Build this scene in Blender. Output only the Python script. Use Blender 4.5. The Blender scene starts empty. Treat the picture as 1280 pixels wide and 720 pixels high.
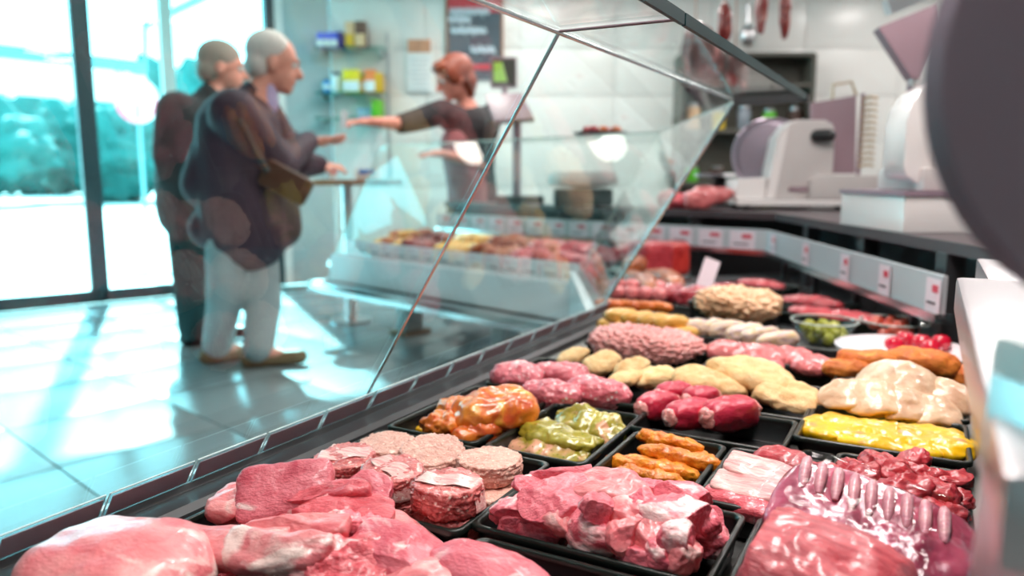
import bpy, bmesh, math, random
import numpy as np
from mathutils import Vector, Matrix, Euler, noise

# ------------------------------------------------------------------ camera, world, lights
SC = bpy.context.scene
COL = SC.collection
FPX = 950.0                              # focal length in pixels of a 1280 px wide frame
PITCH = math.atan(138 / FPX)
CZ = 1.0                                 # camera height
TH = math.radians(28.7)                  # heading of the near display case
cam_d = bpy.data.cameras.new('camera')
cam = bpy.data.objects.new('camera', cam_d); COL.objects.link(cam)
cam.location = (0, 0, CZ)
cam.rotation_euler = (math.pi / 2 - PITCH, 0, 0)
cam_d.sensor_width = 36; cam_d.lens = FPX / 1280 * 36
cam_d.clip_start = .02; cam_d.clip_end = 400
cam_d.dof.use_dof = True; cam_d.dof.focus_distance = .96; cam_d.dof.aperture_fstop = 2.7
SC.camera = cam
SC.view_settings.view_transform = 'Standard'; SC.view_settings.look = 'None'
SC.view_settings.gamma = 1; SC.view_settings.use_curve_mapping = False
SC.view_settings.exposure = -0.35

wd = bpy.data.worlds.new('sky'); SC.world = wd; wd.use_nodes = True
bg = wd.node_tree.nodes['Background']
bg.inputs['Color'].default_value = (.27, .86, 1.0, 1); bg.inputs['Strength'].default_value = 8.5

sun_d = bpy.data.lights.new('sun', 'SUN'); sun_d.energy = 40; sun_d.color = (.45, .95, 1.0); sun_d.angle = .02
sun = bpy.data.objects.new('sun', sun_d); COL.objects.link(sun)
sun.rotation_euler = Vector((.40, -.86, -.72)).to_track_quat('-Z', 'Y').to_euler()

SC.cycles.max_bounces = 10; SC.cycles.transparent_max_bounces = 24
SC.cycles.diffuse_bounces = 4; SC.cycles.glossy_bounces = 5
SC.cycles.caustics_reflective = False; SC.cycles.caustics_refractive = False
SC.cycles.sample_clamp_indirect = 6

# ------------------------------------------------------------------ geometry of the place
cT, sT = math.cos(TH), math.sin(TH)
def W(u, v, z=0.0):                       # case frame: u along the case, v towards the staff
    return Vector((u * sT + v * cT, u * cT - v * sT, z))
def _ray(x, y):
    a = (x - 640) / FPX; b = (360 - y) / FPX
    return Vector((a, math.cos(PITCH) + b * math.sin(PITCH), -math.sin(PITCH) + b * math.cos(PITCH)))
def at(x, y, z):                          # point of the photo on the level z
    d = _ray(x, y); t = (z - CZ) / d.z
    return Vector((d.x * t, d.y * t, z))
def D(x, y, Y):                           # point of the photo at distance Y
    d = _ray(x, y); t = Y / d.y
    return Vector((d.x * t, Y, CZ + d.z * t))

# ------------------------------------------------------------------ materials
MATS = {}
def new_mat(name):
    m = bpy.data.materials.new(name); m.use_nodes = True
    nt = m.node_tree; nt.nodes.clear()
    out = nt.nodes.new('ShaderNodeOutputMaterial')
    MATS[name] = m
    return m, nt, out
def nd(nt, t, **kw):
    n = nt.nodes.new(t)
    for k, v in kw.items():
        if k.startswith('_'): setattr(n, k[1:], v)
        else: n.inputs[k.replace('__', ' ')].default_value = v
    return n
def c4(c): return (c[0], c[1], c[2], 1)
def srgb(r, g, b):
    f = lambda x: (x / 255 / 12.92) if x / 255 <= .04045 else ((x / 255 + .055) / 1.055) ** 2.4
    return (f(r), f(g), f(b))

def plain(name, col, rough=.5, metal=0.0, var=.08, scale=8, bump=0, bscale=60, spec=.5, coat=0.0, emit=None, es=0):
    """principled material with a gentle noise in its colour"""
    m, nt, out = new_mat(name)
    p = nd(nt, 'ShaderNodeBsdfPrincipled'); nt.links.new(p.outputs[0], out.inputs[0])
    p.inputs['Roughness'].default_value = rough; p.inputs['Metallic'].default_value = metal
    p.inputs['Specular IOR Level'].default_value = spec
    p.inputs['Coat Weight'].default_value = coat; p.inputs['Coat Roughness'].default_value = .12
    tc = nd(nt, 'ShaderNodeTexCoord'); nz = nd(nt, 'ShaderNodeTexNoise', Scale=scale, Detail=4)
    nt.links.new(tc.outputs['Object'], nz.inputs['Vector'])
    mx = nd(nt, 'ShaderNodeMix', _data_type='RGBA')
    mx.inputs[6].default_value = c4([max(0, x * (1 - var)) for x in col]); mx.inputs[7].default_value = c4([min(1, x * (1 + var)) for x in col])
    nt.links.new(nz.outputs['Fac'], mx.inputs[0]); nt.links.new(mx.outputs[2], p.inputs['Base Color'])
    if bump:
        b2 = nd(nt, 'ShaderNodeTexNoise', Scale=bscale, Detail=3)
        nt.links.new(tc.outputs['Object'], b2.inputs['Vector'])
        bp = nd(nt, 'ShaderNodeBump', Strength=bump, Distance=.004)
        nt.links.new(b2.outputs['Fac'], bp.inputs['Height']); nt.links.new(bp.outputs[0], p.inputs['Normal'])
    if emit:
        p.inputs['Emission Color'].default_value = c4(emit); p.inputs['Emission Strength'].default_value = es
    return m

def meat(name, lean, dark, fat, scale=26, streak=3.0, fatw=.5, thr=.62, rough=.36, bump=.5, bscale=120, speck=None, sw=.5, coat=.4, sss=.05):
    """muscle: lean and dark fibres, fat where the mesh says so (attribute 'fat') and in veins"""
    m, nt, out = new_mat(name)
    L = nt.links
    p = nd(nt, 'ShaderNodeBsdfPrincipled'); L.new(p.outputs[0], out.inputs[0])
    p.inputs['Roughness'].default_value = rough
    p.inputs['Coat Weight'].default_value = coat; p.inputs['Coat Roughness'].default_value = .16
    p.inputs['Subsurface Weight'].default_value = sss; p.inputs['Subsurface Radius'].default_value = (.012, .005, .004)
    p.inputs['Subsurface Scale'].default_value = .4
    tc = nd(nt, 'ShaderNodeTexCoord'); oi = nd(nt, 'ShaderNodeObjectInfo')
    mp = nd(nt, 'ShaderNodeMapping'); mp.inputs['Scale'].default_value = (1, streak, streak)
    L.new(tc.outputs['Object'], mp.inputs['Vector'])
    of = nd(nt, 'ShaderNodeVectorMath', _operation='SCALE'); of.inputs[0].default_value = (7, 13, 5)
    L.new(oi.outputs['Random'], of.inputs['Scale']); L.new(of.outputs[0], mp.inputs['Location'])
    n1 = nd(nt, 'ShaderNodeTexNoise', Scale=scale, Detail=5, Roughness=.6, Distortion=.6); L.new(mp.outputs[0], n1.inputs['Vector'])
    n2 = nd(nt, 'ShaderNodeTexNoise', Scale=scale * .7, Detail=4, Distortion=1.2); L.new(mp.outputs[0], n2.inputs['Vector'])
    r1 = nd(nt, 'ShaderNodeMapRange'); r1.inputs[1].default_value = .35; r1.inputs[2].default_value = .65
    L.new(n1.outputs['Fac'], r1.inputs[0])
    a = nd(nt, 'ShaderNodeMix', _data_type='RGBA'); a.inputs[6].default_value = c4(dark); a.inputs[7].default_value = c4(lean)
    L.new(r1.outputs[0], a.inputs[0])
    at_ = nd(nt, 'ShaderNodeAttribute', _attribute_name='fat')
    ad = nd(nt, 'ShaderNodeMath', _operation='MULTIPLY_ADD'); ad.inputs[1].default_value = fatw
    L.new(at_.outputs['Fac'], ad.inputs[0]); L.new(n2.outputs['Fac'], ad.inputs[2])
    r2 = nd(nt, 'ShaderNodeMapRange'); r2.inputs[1].default_value = thr; r2.inputs[2].default_value = thr + .12
    L.new(ad.outputs[0], r2.inputs[0])
    b = nd(nt, 'ShaderNodeMix', _data_type='RGBA'); b.inputs[7].default_value = c4(fat)
    L.new(r2.outputs[0], b.inputs[0]); L.new(a.outputs[2], b.inputs[6])
    last = b
    if speck:
        vo = nd(nt, 'ShaderNodeTexVoronoi', Scale=speck[1]); L.new(tc.outputs['Object'], vo.inputs['Vector'])
        r3 = nd(nt, 'ShaderNodeMapRange'); r3.inputs[1].default_value = .30; r3.inputs[2].default_value = .12
        sx = nd(nt, 'ShaderNodeSeparateColor'); L.new(vo.outputs['Color'], sx.inputs[0])
        L.new(vo.outputs['Distance'], r3.inputs[0])
        gt = nd(nt, 'ShaderNodeMath', _operation='LESS_THAN'); gt.inputs[1].default_value = sw; L.new(sx.outputs[0], gt.inputs[0])
        mu = nd(nt, 'ShaderNodeMath', _operation='MULTIPLY'); L.new(gt.outputs[0], mu.inputs[0]); L.new(r3.outputs[0], mu.inputs[1])
        e = nd(nt, 'ShaderNodeMix', _data_type='RGBA'); e.inputs[7].default_value = c4(speck[0])
        L.new(mu.outputs[0], e.inputs[0]); L.new(b.outputs[2], e.inputs[6]); last = e
    hv = nd(nt, 'ShaderNodeHueSaturation'); L.new(last.outputs[2], hv.inputs['Color'])
    rv = nd(nt, 'ShaderNodeMapRange'); rv.inputs[3].default_value = .9; rv.inputs[4].default_value = 1.1
    L.new(oi.outputs['Random'], rv.inputs[0]); L.new(rv.outputs[0], hv.inputs['Value'])
    L.new(hv.outputs[0], p.inputs['Base Color'])
    nb = nd(nt, 'ShaderNodeTexNoise', Scale=bscale, Detail=4); L.new(mp.outputs[0], nb.inputs['Vector'])
    bp = nd(nt, 'ShaderNodeBump', Strength=bump, Distance=.0025); L.new(nb.outputs['Fac'], bp.inputs['Height'])
    L.new(bp.outputs[0], p.inputs['Normal'])
    return m

def glass(name, tint=(.97, 1, .99), gain=1.0, rough=0.0):
    """thin clear pane: mirror reflection by Fresnel, the rest passes straight through"""
    m, nt, out = new_mat(name)
    L = nt.links
    t = nd(nt, 'ShaderNodeBsdfTransparent', Color=c4(tint)); g = nd(nt, 'ShaderNodeBsdfGlossy', Color=(1, 1, 1, 1), Roughness=rough)
    fr = nd(nt, 'ShaderNodeFresnel', IOR=1.45)
    ge = nd(nt, 'ShaderNodeNewGeometry')
    mu = nd(nt, 'ShaderNodeMath', _operation='MULTIPLY'); mu.inputs[1].default_value = gain; mu.use_clamp = True
    fb = nd(nt, 'ShaderNodeMath', _operation='SUBTRACT'); fb.inputs[0].default_value = 1; L.new(ge.outputs['Backfacing'], fb.inputs[1])
    m2 = nd(nt, 'ShaderNodeMath', _operation='MULTIPLY'); L.new(fr.outputs[0], mu.inputs[0]); L.new(mu.outputs[0], m2.inputs[0]); L.new(fb.outputs[0], m2.inputs[1])
    mx = nd(nt, 'ShaderNodeMixShader'); L.new(m2.outputs[0], mx.inputs[0]); L.new(t.outputs[0], mx.inputs[1]); L.new(g.outputs[0], mx.inputs[2])
    L.new(mx.outputs[0], out.inputs[0])
    return m

# meats
meat('pork', srgb(234, 126, 138), srgb(204, 76, 94), srgb(248, 214, 212), thr=.68, fatw=.45, scale=24, streak=1.6, bscale=190, bump=.7, coat=.22)
meat('pork_pale', srgb(240, 156, 156), srgb(222, 108, 116), srgb(248, 212, 206), thr=.66, fatw=.4, scale=18, streak=1.6, bscale=170)
meat('pork_red', srgb(228, 104, 114), srgb(188, 56, 70), srgb(246, 200, 200), thr=.68, fatw=.45, streak=2, bump=.8, bscale=170)
meat('beef', srgb(206, 70, 78), srgb(158, 36, 48), srgb(232, 150, 150), thr=.74, fatw=.4, scale=34)
meat('roast', srgb(226, 104, 112), srgb(178, 52, 66), srgb(242, 178, 176), thr=.70, fatw=.4, scale=22, streak=6, bump=.9, coat=.5)
meat('roulade', srgb(214, 52, 82), srgb(190, 34, 62), srgb(228, 96, 112), thr=.9, fatw=.3, scale=20, coat=.3)
meat('mince_red', srgb(222, 120, 116), srgb(178, 66, 66), srgb(246, 206, 196), thr=.6, fatw=.2, scale=60, streak=1, bscale=220, bump=1, speck=(srgb(248, 218, 206), 130), sw=.6)
meat('mince_pink', srgb(246, 172, 166), srgb(234, 140, 138), srgb(250, 212, 206), thr=.6, fatw=.2, scale=60, streak=1, bscale=260, bump=1, speck=(srgb(250, 222, 214), 150), sw=.6)
meat('patty', srgb(230, 180, 164), srgb(206, 142, 128), srgb(242, 212, 196), thr=.6, fatw=.2, scale=90, streak=1, bscale=260, bump=1, speck=(srgb(244, 214, 198), 190), sw=.5, coat=0)
meat('net_mince', srgb(232, 128, 138), srgb(208, 90, 106), srgb(248, 206, 206), thr=.6, fatw=.1, scale=50, streak=1, bump=1, speck=(srgb(250, 224, 222), 85), sw=.7)
meat('bacon', srgb(246, 206, 198), srgb(226, 140, 140), srgb(250, 230, 222), thr=.58, fatw=.2, scale=30, streak=7)
meat('orange_chicken', srgb(236, 138, 42), srgb(206, 78, 34), srgb(246, 176, 60), thr=.6, fatw=.3, scale=24, streak=1, coat=.7, rough=.3, speck=(srgb(190, 52, 24), 120), sw=.3)
meat('spiced_strip', srgb(242, 152, 28), srgb(218, 106, 18), srgb(250, 186, 62), thr=.62, fatw=.2, scale=40, streak=1, coat=.3, bump=1, bscale=180, speck=(srgb(190, 76, 20), 240), sw=.35)
meat('herb_steak', srgb(176, 160, 58), srgb(138, 122, 34), srgb(224, 160, 128), thr=.70, fatw=.35, scale=22, streak=1, coat=.8, rough=.25, speck=(srgb(96, 110, 26), 160), sw=.4)
meat('breaded_pale', srgb(244, 208, 156), srgb(232, 180, 120), srgb(250, 224, 182), thr=.62, fatw=.2, scale=40, streak=1, coat=0, rough=.7, bump=1, bscale=330)
meat('breaded_gold', srgb(228, 132, 42), srgb(196, 92, 24), srgb(240, 164, 72), thr=.62, fatw=.2, scale=40, streak=1, coat=.1, rough=.6, bump=1, bscale=300)
meat('yellow_marinade', srgb(246, 196, 20), srgb(232, 172, 10), srgb(246, 206, 96), thr=.7, fatw=.3, scale=16, streak=1, coat=.7, rough=.3, speck=(srgb(222, 150, 90), 26), sw=.25)
meat('poultry_pale', srgb(236, 206, 172), srgb(206, 160, 128), srgb(246, 226, 200), thr=.62, fatw=.2, scale=16, streak=1)
meat('pale_shred', srgb(240, 196, 156), srgb(224, 164, 124), srgb(248, 216, 186), thr=.6, scale=40, streak=1)
meat('sausage_pink', srgb(230, 130, 130), srgb(206, 96, 98), srgb(244, 176, 170), thr=.7, scale=20, streak=1, coat=.6, rough=.25)
meat('sausage_yellow', srgb(240, 184, 92), srgb(226, 156, 60), srgb(248, 212, 138), thr=.64, scale=20, streak=1, coat=.4)
meat('sausage_orange', srgb(232, 124, 48), srgb(210, 92, 34), srgb(242, 160, 84), thr=.64, scale=20, streak=1, coat=.4)
meat('wrapped_roll', srgb(240, 206, 150), srgb(206, 176, 190), srgb(248, 232, 214), thr=.58, scale=34, streak=4)
meat('salami', srgb(150, 50, 46), srgb(108, 28, 28), srgb(206, 130, 112), thr=.72, scale=40, streak=1, speck=(srgb(226, 170, 150), 90), sw=.4)
meat('smoked', srgb(196, 110, 62), srgb(136, 62, 36), srgb(226, 160, 100), thr=.66, scale=20, streak=1, coat=.3)
meat('dried_ham', srgb(120, 70, 66), srgb(78, 40, 38), srgb(214, 138, 134), thr=.74, fatw=.6, scale=10, streak=2, coat=.1)
meat('ham_cube', srgb(214, 62, 52), srgb(186, 42, 40), srgb(230, 110, 90), thr=.75, scale=14, streak=1, coat=.5)
meat('rib_meat', srgb(182, 84, 108), srgb(112, 34, 56), srgb(228, 176, 194), thr=.7, fatw=.3, scale=20, streak=1, coat=.7, rough=.25)
meat('rib_bone', srgb(220, 164, 170), srgb(190, 116, 132), srgb(232, 196, 200), thr=.66, scale=30, streak=3, coat=.5)
# things
plain('tray_black', (.004, .0045, .005), rough=.4, var=.2, coat=.0, spec=.35)
plain('tray_rim', (.006, .010, .008), rough=.3, coat=.0, var=.2, spec=.4)
plain('steel', (.62, .60, .62), rough=.28, metal=1, bump=.02, bscale=30)
plain('steel_bright', (.8, .82, .84), rough=.2, metal=1)
plain('blade_dark', (.30, .25, .30), rough=.4, metal=.8)
plain('steel_deck', (.20, .205, .20), rough=.45, metal=.3, var=.06)
plain('lip_dark', (.06, .06, .065), rough=.4, metal=.3)
plain('mauve_steel', (.27, .19, .235), rough=.55, var=.05)
plain('mauve_panel', (.30, .20, .235), rough=.4)
plain('white_enamel', (.82, .78, .77), rough=.25, coat=.4, var=.03)
plain('grey_enamel', (.55, .51, .50), rough=.35, var=.05)
plain('white_plastic', (.80, .83, .82), rough=.4, var=.03)
plain('black_plastic', (.012, .012, .013), rough=.4)
plain('worktop_dark', (.06, .045, .05), rough=.35, var=.2, scale=20)
plain('case_dark', (.018, .020, .022), rough=.5, var=.15)
plain('rail_grey', (.50, .53, .56), rough=.4, var=.04)
plain('fascia', (.62, .70, .73), rough=.3, var=.04)
plain('label_card', (.80, .66, .72), rough=.6, var=.05)
plain('label_back', (.54, .41, .47), rough=.6, var=.08, scale=40)
plain('label_white', (.86, .80, .84), rough=.6, var=.04)
plain('print_red', srgb(214, 70, 90), rough=.6)
plain('print_dark', srgb(70, 50, 60), rough=.6)
plain('silver_edge', (.78, .80, .82), rough=.18, metal=1)
plain('glass_edge', (.004, .045, .05), rough=.45, spec=.3)
plain('glass_edge_pale', (.55, .62, .58), rough=.2)
plain('holder_edge', (.75, .9, .92), rough=.2)
glass('pane', gain=1.0)
glass('window_pane', tint=(.97, 1, 1), gain=.7)
glass('bowl_glass', tint=(.92, .95, .94), gain=1.5)
glass('film', tint=(.99, .96, .98), gain=.5, rough=.10)
glass('shelf_glass', tint=(.55, .82, .80), gain=1)
glass('holder_clear', tint=(.85, .95, .97), gain=1.2)
plain('floor_tile', (.215, .25, .26), rough=.22, var=.10, scale=3)
plain('grout', (.10, .12, .12), rough=.7)
plain('wall_tile', (.78, .77, .745), rough=.28, var=.03, scale=2)
plain('wall_grout', (.62, .61, .60), rough=.7)
plain('wall_teal', (.42, .52, .54), rough=.5, var=.05)
plain('wall_white', (.75, .74, .72), rough=.6, var=.03)
plain('ceiling_white', (.78, .76, .74), rough=.7, var=.02)
plain('frame_dark', (.02, .05, .06), rough=.4)
plain('frame_flare', (.55, .72, .70), rough=.4)  # window frame washed out by flare, the flare put into its colour
plain('skin_old', srgb(226, 152, 132), rough=.5, var=.12, scale=14)
plain('skin', srgb(222, 138, 120), rough=.5, var=.1, scale=14)
plain('hair_white', srgb(214, 204, 198), rough=.7, var=.15, scale=60)
plain('hair_grey', srgb(150, 140, 128), rough=.7, var=.2, scale=60)
plain('hair_auburn', srgb(136, 52, 22), rough=.5, var=.4, scale=50, bump=.6, bscale=120)
plain('jacket_plum', srgb(62, 40, 54), rough=.7, var=.35, scale=9, bump=.3, bscale=40)
plain('coat_dark', srgb(58, 58, 60), rough=.8, var=.3, scale=9)
plain('jeans_pale', srgb(150, 160, 162), rough=.85, var=.15, scale=12)
plain('trousers_dark', srgb(30, 58, 60), rough=.85, var=.2)
plain('shoe_brown', srgb(120, 92, 62), rough=.6)
plain('shirt_lilac', srgb(196, 176, 214), rough=.7)
plain('leather_brown', srgb(84, 46, 28), rough=.5, var=.3, scale=14)
plain('top_black', srgb(38, 30, 34), rough=.8, var=.2)
plain('apron_rose', srgb(150, 84, 88), rough=.8, var=.15)
plain('eye_white', (.8, .8, .78), rough=.2)
plain('eye_dark', (.03, .02, .02), rough=.2)
plain('board_slate', srgb(74, 86, 96), rough=.7, var=.15, scale=5)
plain('board_red', srgb(196, 70, 78), rough=.7)
plain('chalk', srgb(206, 222, 232), rough=.9)
plain('poster_paper', srgb(236, 238, 238), rough=.7, var=.02)
plain('poster_picture', srgb(206, 150, 120), rough=.7, var=.35, scale=12)
plain('poster_text', srgb(200, 206, 210), rough=.7)
plain('screen_green', srgb(140, 190, 70), rough=.3, emit=srgb(140, 190, 70), es=.5)
plain('box_blue', srgb(70, 100, 220), rough=.5)
plain('box_white', srgb(226, 236, 240), rough=.5)
plain('box_violet', srgb(60, 50, 140), rough=.5)
plain('box_tan', srgb(220, 180, 140), rough=.5)
plain('box_choc', srgb(74, 52, 46), rough=.5)
plain('pack_yellow', srgb(240, 216, 40), rough=.4)
plain('pack_orange', srgb(238, 130, 70), rough=.4)
plain('pack_gold', srgb(220, 170, 20), rough=.4)
plain('pack_green', srgb(90, 190, 40), rough=.4)
plain('pack_sky', srgb(40, 150, 220), rough=.4)
plain('pack_grey', srgb(120, 130, 140), rough=.4)
plain('tomato', srgb(200, 20, 50), rough=.2, coat=.5)
plain('olive_green', srgb(150, 150, 30), rough=.3, coat=.4, var=.3, scale=40)
plain('red_pickle', srgb(196, 80, 60), rough=.3, coat=.4, var=.3, scale=40)
plain('porcelain', (.85, .82, .84), rough=.15, coat=.4, var=.01)
plain('wood', srgb(150, 100, 70), rough=.5, var=.25, scale=6)
plain('pavement', (.62, .60, .58), rough=.8, var=.06, scale=.5)
plain('tree_leaf', (.02, .13, .12), rough=.8, var=.4, scale=1.2, bump=.6, bscale=6)
plain('bark', (.10, .08, .06), rough=.9)
plain('awning_white', (.85, .85, .82), rough=.7)
plain('awning_metal', (.12, .26, .28), rough=.5)
plain('sign_red', srgb(230, 90, 110), rough=.5)
plain('cabinet_grey', srgb(86, 84, 76), rough=.6, var=.15)
plain('jar_yellow', srgb(220, 190, 60), rough=.3)
plain('cord', srgb(190, 150, 130), rough=.6)
plain('chain_gold', srgb(190, 170, 140), rough=.4, metal=.4)
plain('lamp_shell', (.7, .7, .7), rough=.4)
plain('lamp_glow', (1, .95, .9), rough=.5, emit=(1, .93, .86), es=14)

# ------------------------------------------------------------------ mesh helpers
def tag(o, label, cat, group=None, kind=None):
    if label: o['label'] = label
    if cat: o['category'] = cat
    if group: o['group'] = group
    if kind: o['kind'] = kind
    return o
def empty(name, loc, label, cat, group=None, rz=0.0):
    o = bpy.data.objects.new(name, None); COL.objects.link(o)
    o.empty_display_size = .05
    o.location = loc; o.rotation_euler = (0, 0, rz)
    return tag(o, label, cat, group)
def basis(o):
    return Matrix.LocRotScale(o.location, o.rotation_euler, o.scale)
def world_of(o):
    return basis(o) if o.parent is None else world_of(o.parent) @ o.matrix_parent_inverse @ basis(o)
def adopt(o, parent, local=False):
    if parent is not None:
        o.parent = parent
        if not local: o.matrix_parent_inverse = world_of(parent).inverted()
    return o

class MB:
    def __init__(s): s.v = []; s.f = []
    def add(s, vs, fs):
        n = len(s.v); s.v += [tuple(v) for v in vs]; s.f += [tuple(i + n for i in f) for f in fs]; return s
    def box(s, c, d, rot=None):
        hx, hy, hz = d[0] / 2, d[1] / 2, d[2] / 2
        vs = [Vector((x * hx, y * hy, z * hz)) for z in (-1, 1) for y in (-1, 1) for x in (-1, 1)]
        if rot is not None: vs = [rot @ v for v in vs]
        vs = [v + Vector(c) for v in vs]
        return s.add(vs, [(0, 2, 3, 1), (4, 5, 7, 6), (0, 1, 5, 4), (2, 6, 7, 3), (0, 4, 6, 2), (1, 3, 7, 5)])
    def bar(s, a, b, w, h, up=(0, 0, 1)):
        a, b = Vector(a), Vector(b); d = (b - a); L = d.length; x = d / L
        up = Vector(up); y = up.cross(x)
        if y.length < 1e-5: y = Vector((1, 0, 0)).cross(x)
        y.normalize(); z = x.cross(y)
        R = Matrix((x, y, z)).transposed()
        return s.box((a + b) / 2, (L, w, h), R)
    def prism(s, poly, off):
        """closed polygon (3D points) swept by the vector off"""
        n = len(poly); off = Vector(off)
        vs = [Vector(p) for p in poly] + [Vector(p) + off for p in poly]
        fs = [tuple(range(n))[::-1], tuple(range(n, 2 * n))] + [(i, (i + 1) % n, n + (i + 1) % n, n + i) for i in range(n)]
        return s.add(vs, fs)
    def cyl(s, a, b, ra, rb=None, n=20, caps=True):
        rb = ra if rb is None else rb
        a, b = Vector(a), Vector(b); x = (b - a).normalized()
        y = x.orthogonal().normalized(); z = x.cross(y)
        vs = []
        for p, r in ((a, ra), (b, rb)):
            for i in range(n):
                t = 2 * math.pi * i / n; vs.append(p + y * math.cos(t) * r + z * math.sin(t) * r)
        fs = [(i, (i + 1) % n, n + (i + 1) % n, n + i) for i in range(n)]
        if caps: fs += [tuple(range(n))[::-1], tuple(range(n, 2 * n))]
        return s.add(vs, fs)
    def tube(s, pts, r, n=8):
        pts = [Vector(p) for p in pts]; m = len(pts); rr = r if isinstance(r, (list, tuple)) else [r] * m
        vs = []; y = None
        for k, p in enumerate(pts):
            x = (pts[min(k + 1, m - 1)] - pts[max(k - 1, 0)]).normalized()
            y = x.orthogonal().normalized() if y is None else (y - x * y.dot(x)).normalized()
            z = x.cross(y)
            for i in range(n):
                t = 2 * math.pi * i / n; vs.append(p + y * math.cos(t) * rr[k] + z * math.sin(t) * rr[k])
        fs = [(k * n + i, k * n + (i + 1) % n, (k + 1) * n + (i + 1) % n, (k + 1) * n + i) for k in range(m - 1) for i in range(n)]
        fs += [tuple(range(n))[::-1], tuple(range((m - 1) * n, m * n))]
        return s.add(vs, fs)
    def lathe(s, prof, c=(0, 0, 0), n=28, axis=None):
        """profile of (radius, height) turned about the vertical (or axis) at c"""
        c = Vector(c); R = axis.to_track_quat('Z', 'Y').to_matrix() if axis is not None else Matrix.Identity(3)
        vs = []
        for r, h in prof:
            for i in range(n):
                t = 2 * math.pi * i / n; vs.append(c + R @ Vector((r * math.cos(t), r * math.sin(t), h)))
        m = len(prof)
        fs = [(k * n + i, k * n + (i + 1) % n, (k + 1) * n + (i + 1) % n, (k + 1) * n + i) for k in range(m - 1) for i in range(n)]
        fs += [tuple(range(n))[::-1], tuple(range((m - 1) * n, m * n))]
        return s.add(vs, fs)
    def ball(s, c, r, rot=None, n=12):
        """ellipsoid"""
        r = (r, r, r) if not isinstance(r, (tuple, list)) else r
        vs = []; fs = []
        for k in range(n + 1):
            a = math.pi * (k / n); sa = max(math.sin(a), 1e-3)
            for i in range(2 * n):
                t = math.pi * i / n
                v = Vector((r[0] * sa * math.cos(t), r[1] * sa * math.sin(t), -r[2] * math.cos(a)))
                if rot is not None: v = rot @ v
                vs.append(v + Vector(c))
        N = 2 * n
        fs = [(k * N + i, k * N + (i + 1) % N, (k + 1) * N + (i + 1) % N, (k + 1) * N + i) for k in range(n) for i in range(N)]
        fs += [tuple(range(N))[::-1], tuple(range(n * N, (n + 1) * N))]
        return s.add(vs, fs)
    def capsule(s, a, b, ra, rb):
        s.ball(a, ra, n=8); s.ball(b, rb, n=8); return s.cyl(a, b, ra, rb, n=16)
    def chain(s, pts, rad):
        for k in range(len(pts) - 1): s.capsule(pts[k], pts[k + 1], rad[k], rad[k + 1])
        return s
    def build(s, name, mat, parent=None, smooth=None, bevel=0, local=False):
        me = bpy.data.meshes.new(name); me.from_pydata(s.v, [], s.f); me.update()
        if bevel:
            bm = bmesh.new(); bm.from_mesh(me)
            bmesh.ops.bevel(bm, geom=[e for e in bm.edges if e.is_manifold and e.calc_face_angle(0) > .5], offset=bevel, segments=2, affect='EDGES', profile=.7)
            bm.to_mesh(me); bm.free()
        me.materials.append(MATS[mat] if isinstance(mat, str) else mat)
        if smooth is not None or bevel:
            me.polygons.foreach_set('use_smooth', [True] * len(me.polygons))
            me.set_sharp_from_angle(angle=math.radians(smooth if smooth else 40))
        o = bpy.data.objects.new(name, me); COL.objects.link(o)
        return adopt(o, parent, local)

def struct(o): o['kind'] = 'structure'; return o

def remeshed(name, mb, voxel, mat, parent, smooth_it=4):
    """one continuous skin over the shapes in mb"""
    me = bpy.data.meshes.new(name); me.from_pydata(mb.v, [], mb.f)
    t = bpy.data.objects.new('work', me); COL.objects.link(t)
    r = t.modifiers.new('r', 'REMESH'); r.mode = 'VOXEL'; r.voxel_size = voxel; r.use_smooth_shade = True
    if smooth_it:
        q = t.modifiers.new('s', 'SMOOTH'); q.iterations = smooth_it; q.factor = .5
    dg = bpy.context.evaluated_depsgraph_get()
    m2 = bpy.data.meshes.new_from_object(t.evaluated_get(dg))
    bpy.data.objects.remove(t); bpy.data.meshes.remove(me)
    m2.name = name; m2.materials.clear(); m2.materials.append(MATS[mat])
    m2.polygons.foreach_set('use_smooth', [True] * len(m2.polygons))
    o = bpy.data.objects.new(name, m2); COL.objects.link(o)
    return adopt(o, parent)

_G = {}
def cube_grid(n):
    if n in _G: return _G[n]
    idx = {}; V = []; Fc = []
    def vid(p):
        k = (round(p[0], 5), round(p[1], 5), round(p[2], 5))
        if k not in idx: idx[k] = len(V); V.append(p)
        return idx[k]
    t = [math.tan((-1 + 2 * i / n) * math.pi / 4) for i in range(n + 1)]
    for ax in range(3):
        for sg in (-1, 1):
            for i in range(n):
                for j in range(n):
                    q = []
                    for a, b in ((i, j), (i + 1, j), (i + 1, j + 1), (i, j + 1)):
                        p = [0, 0, 0]; p[ax] = sg; p[(ax + 1) % 3] = t[a]; p[(ax + 2) % 3] = t[b]
                        q.append(vid(tuple(p)))
                    Fc.append(tuple(q) if sg > 0 else tuple(q[::-1]))
    _G[n] = (np.array(V), Fc)
    return _G[n]

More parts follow.
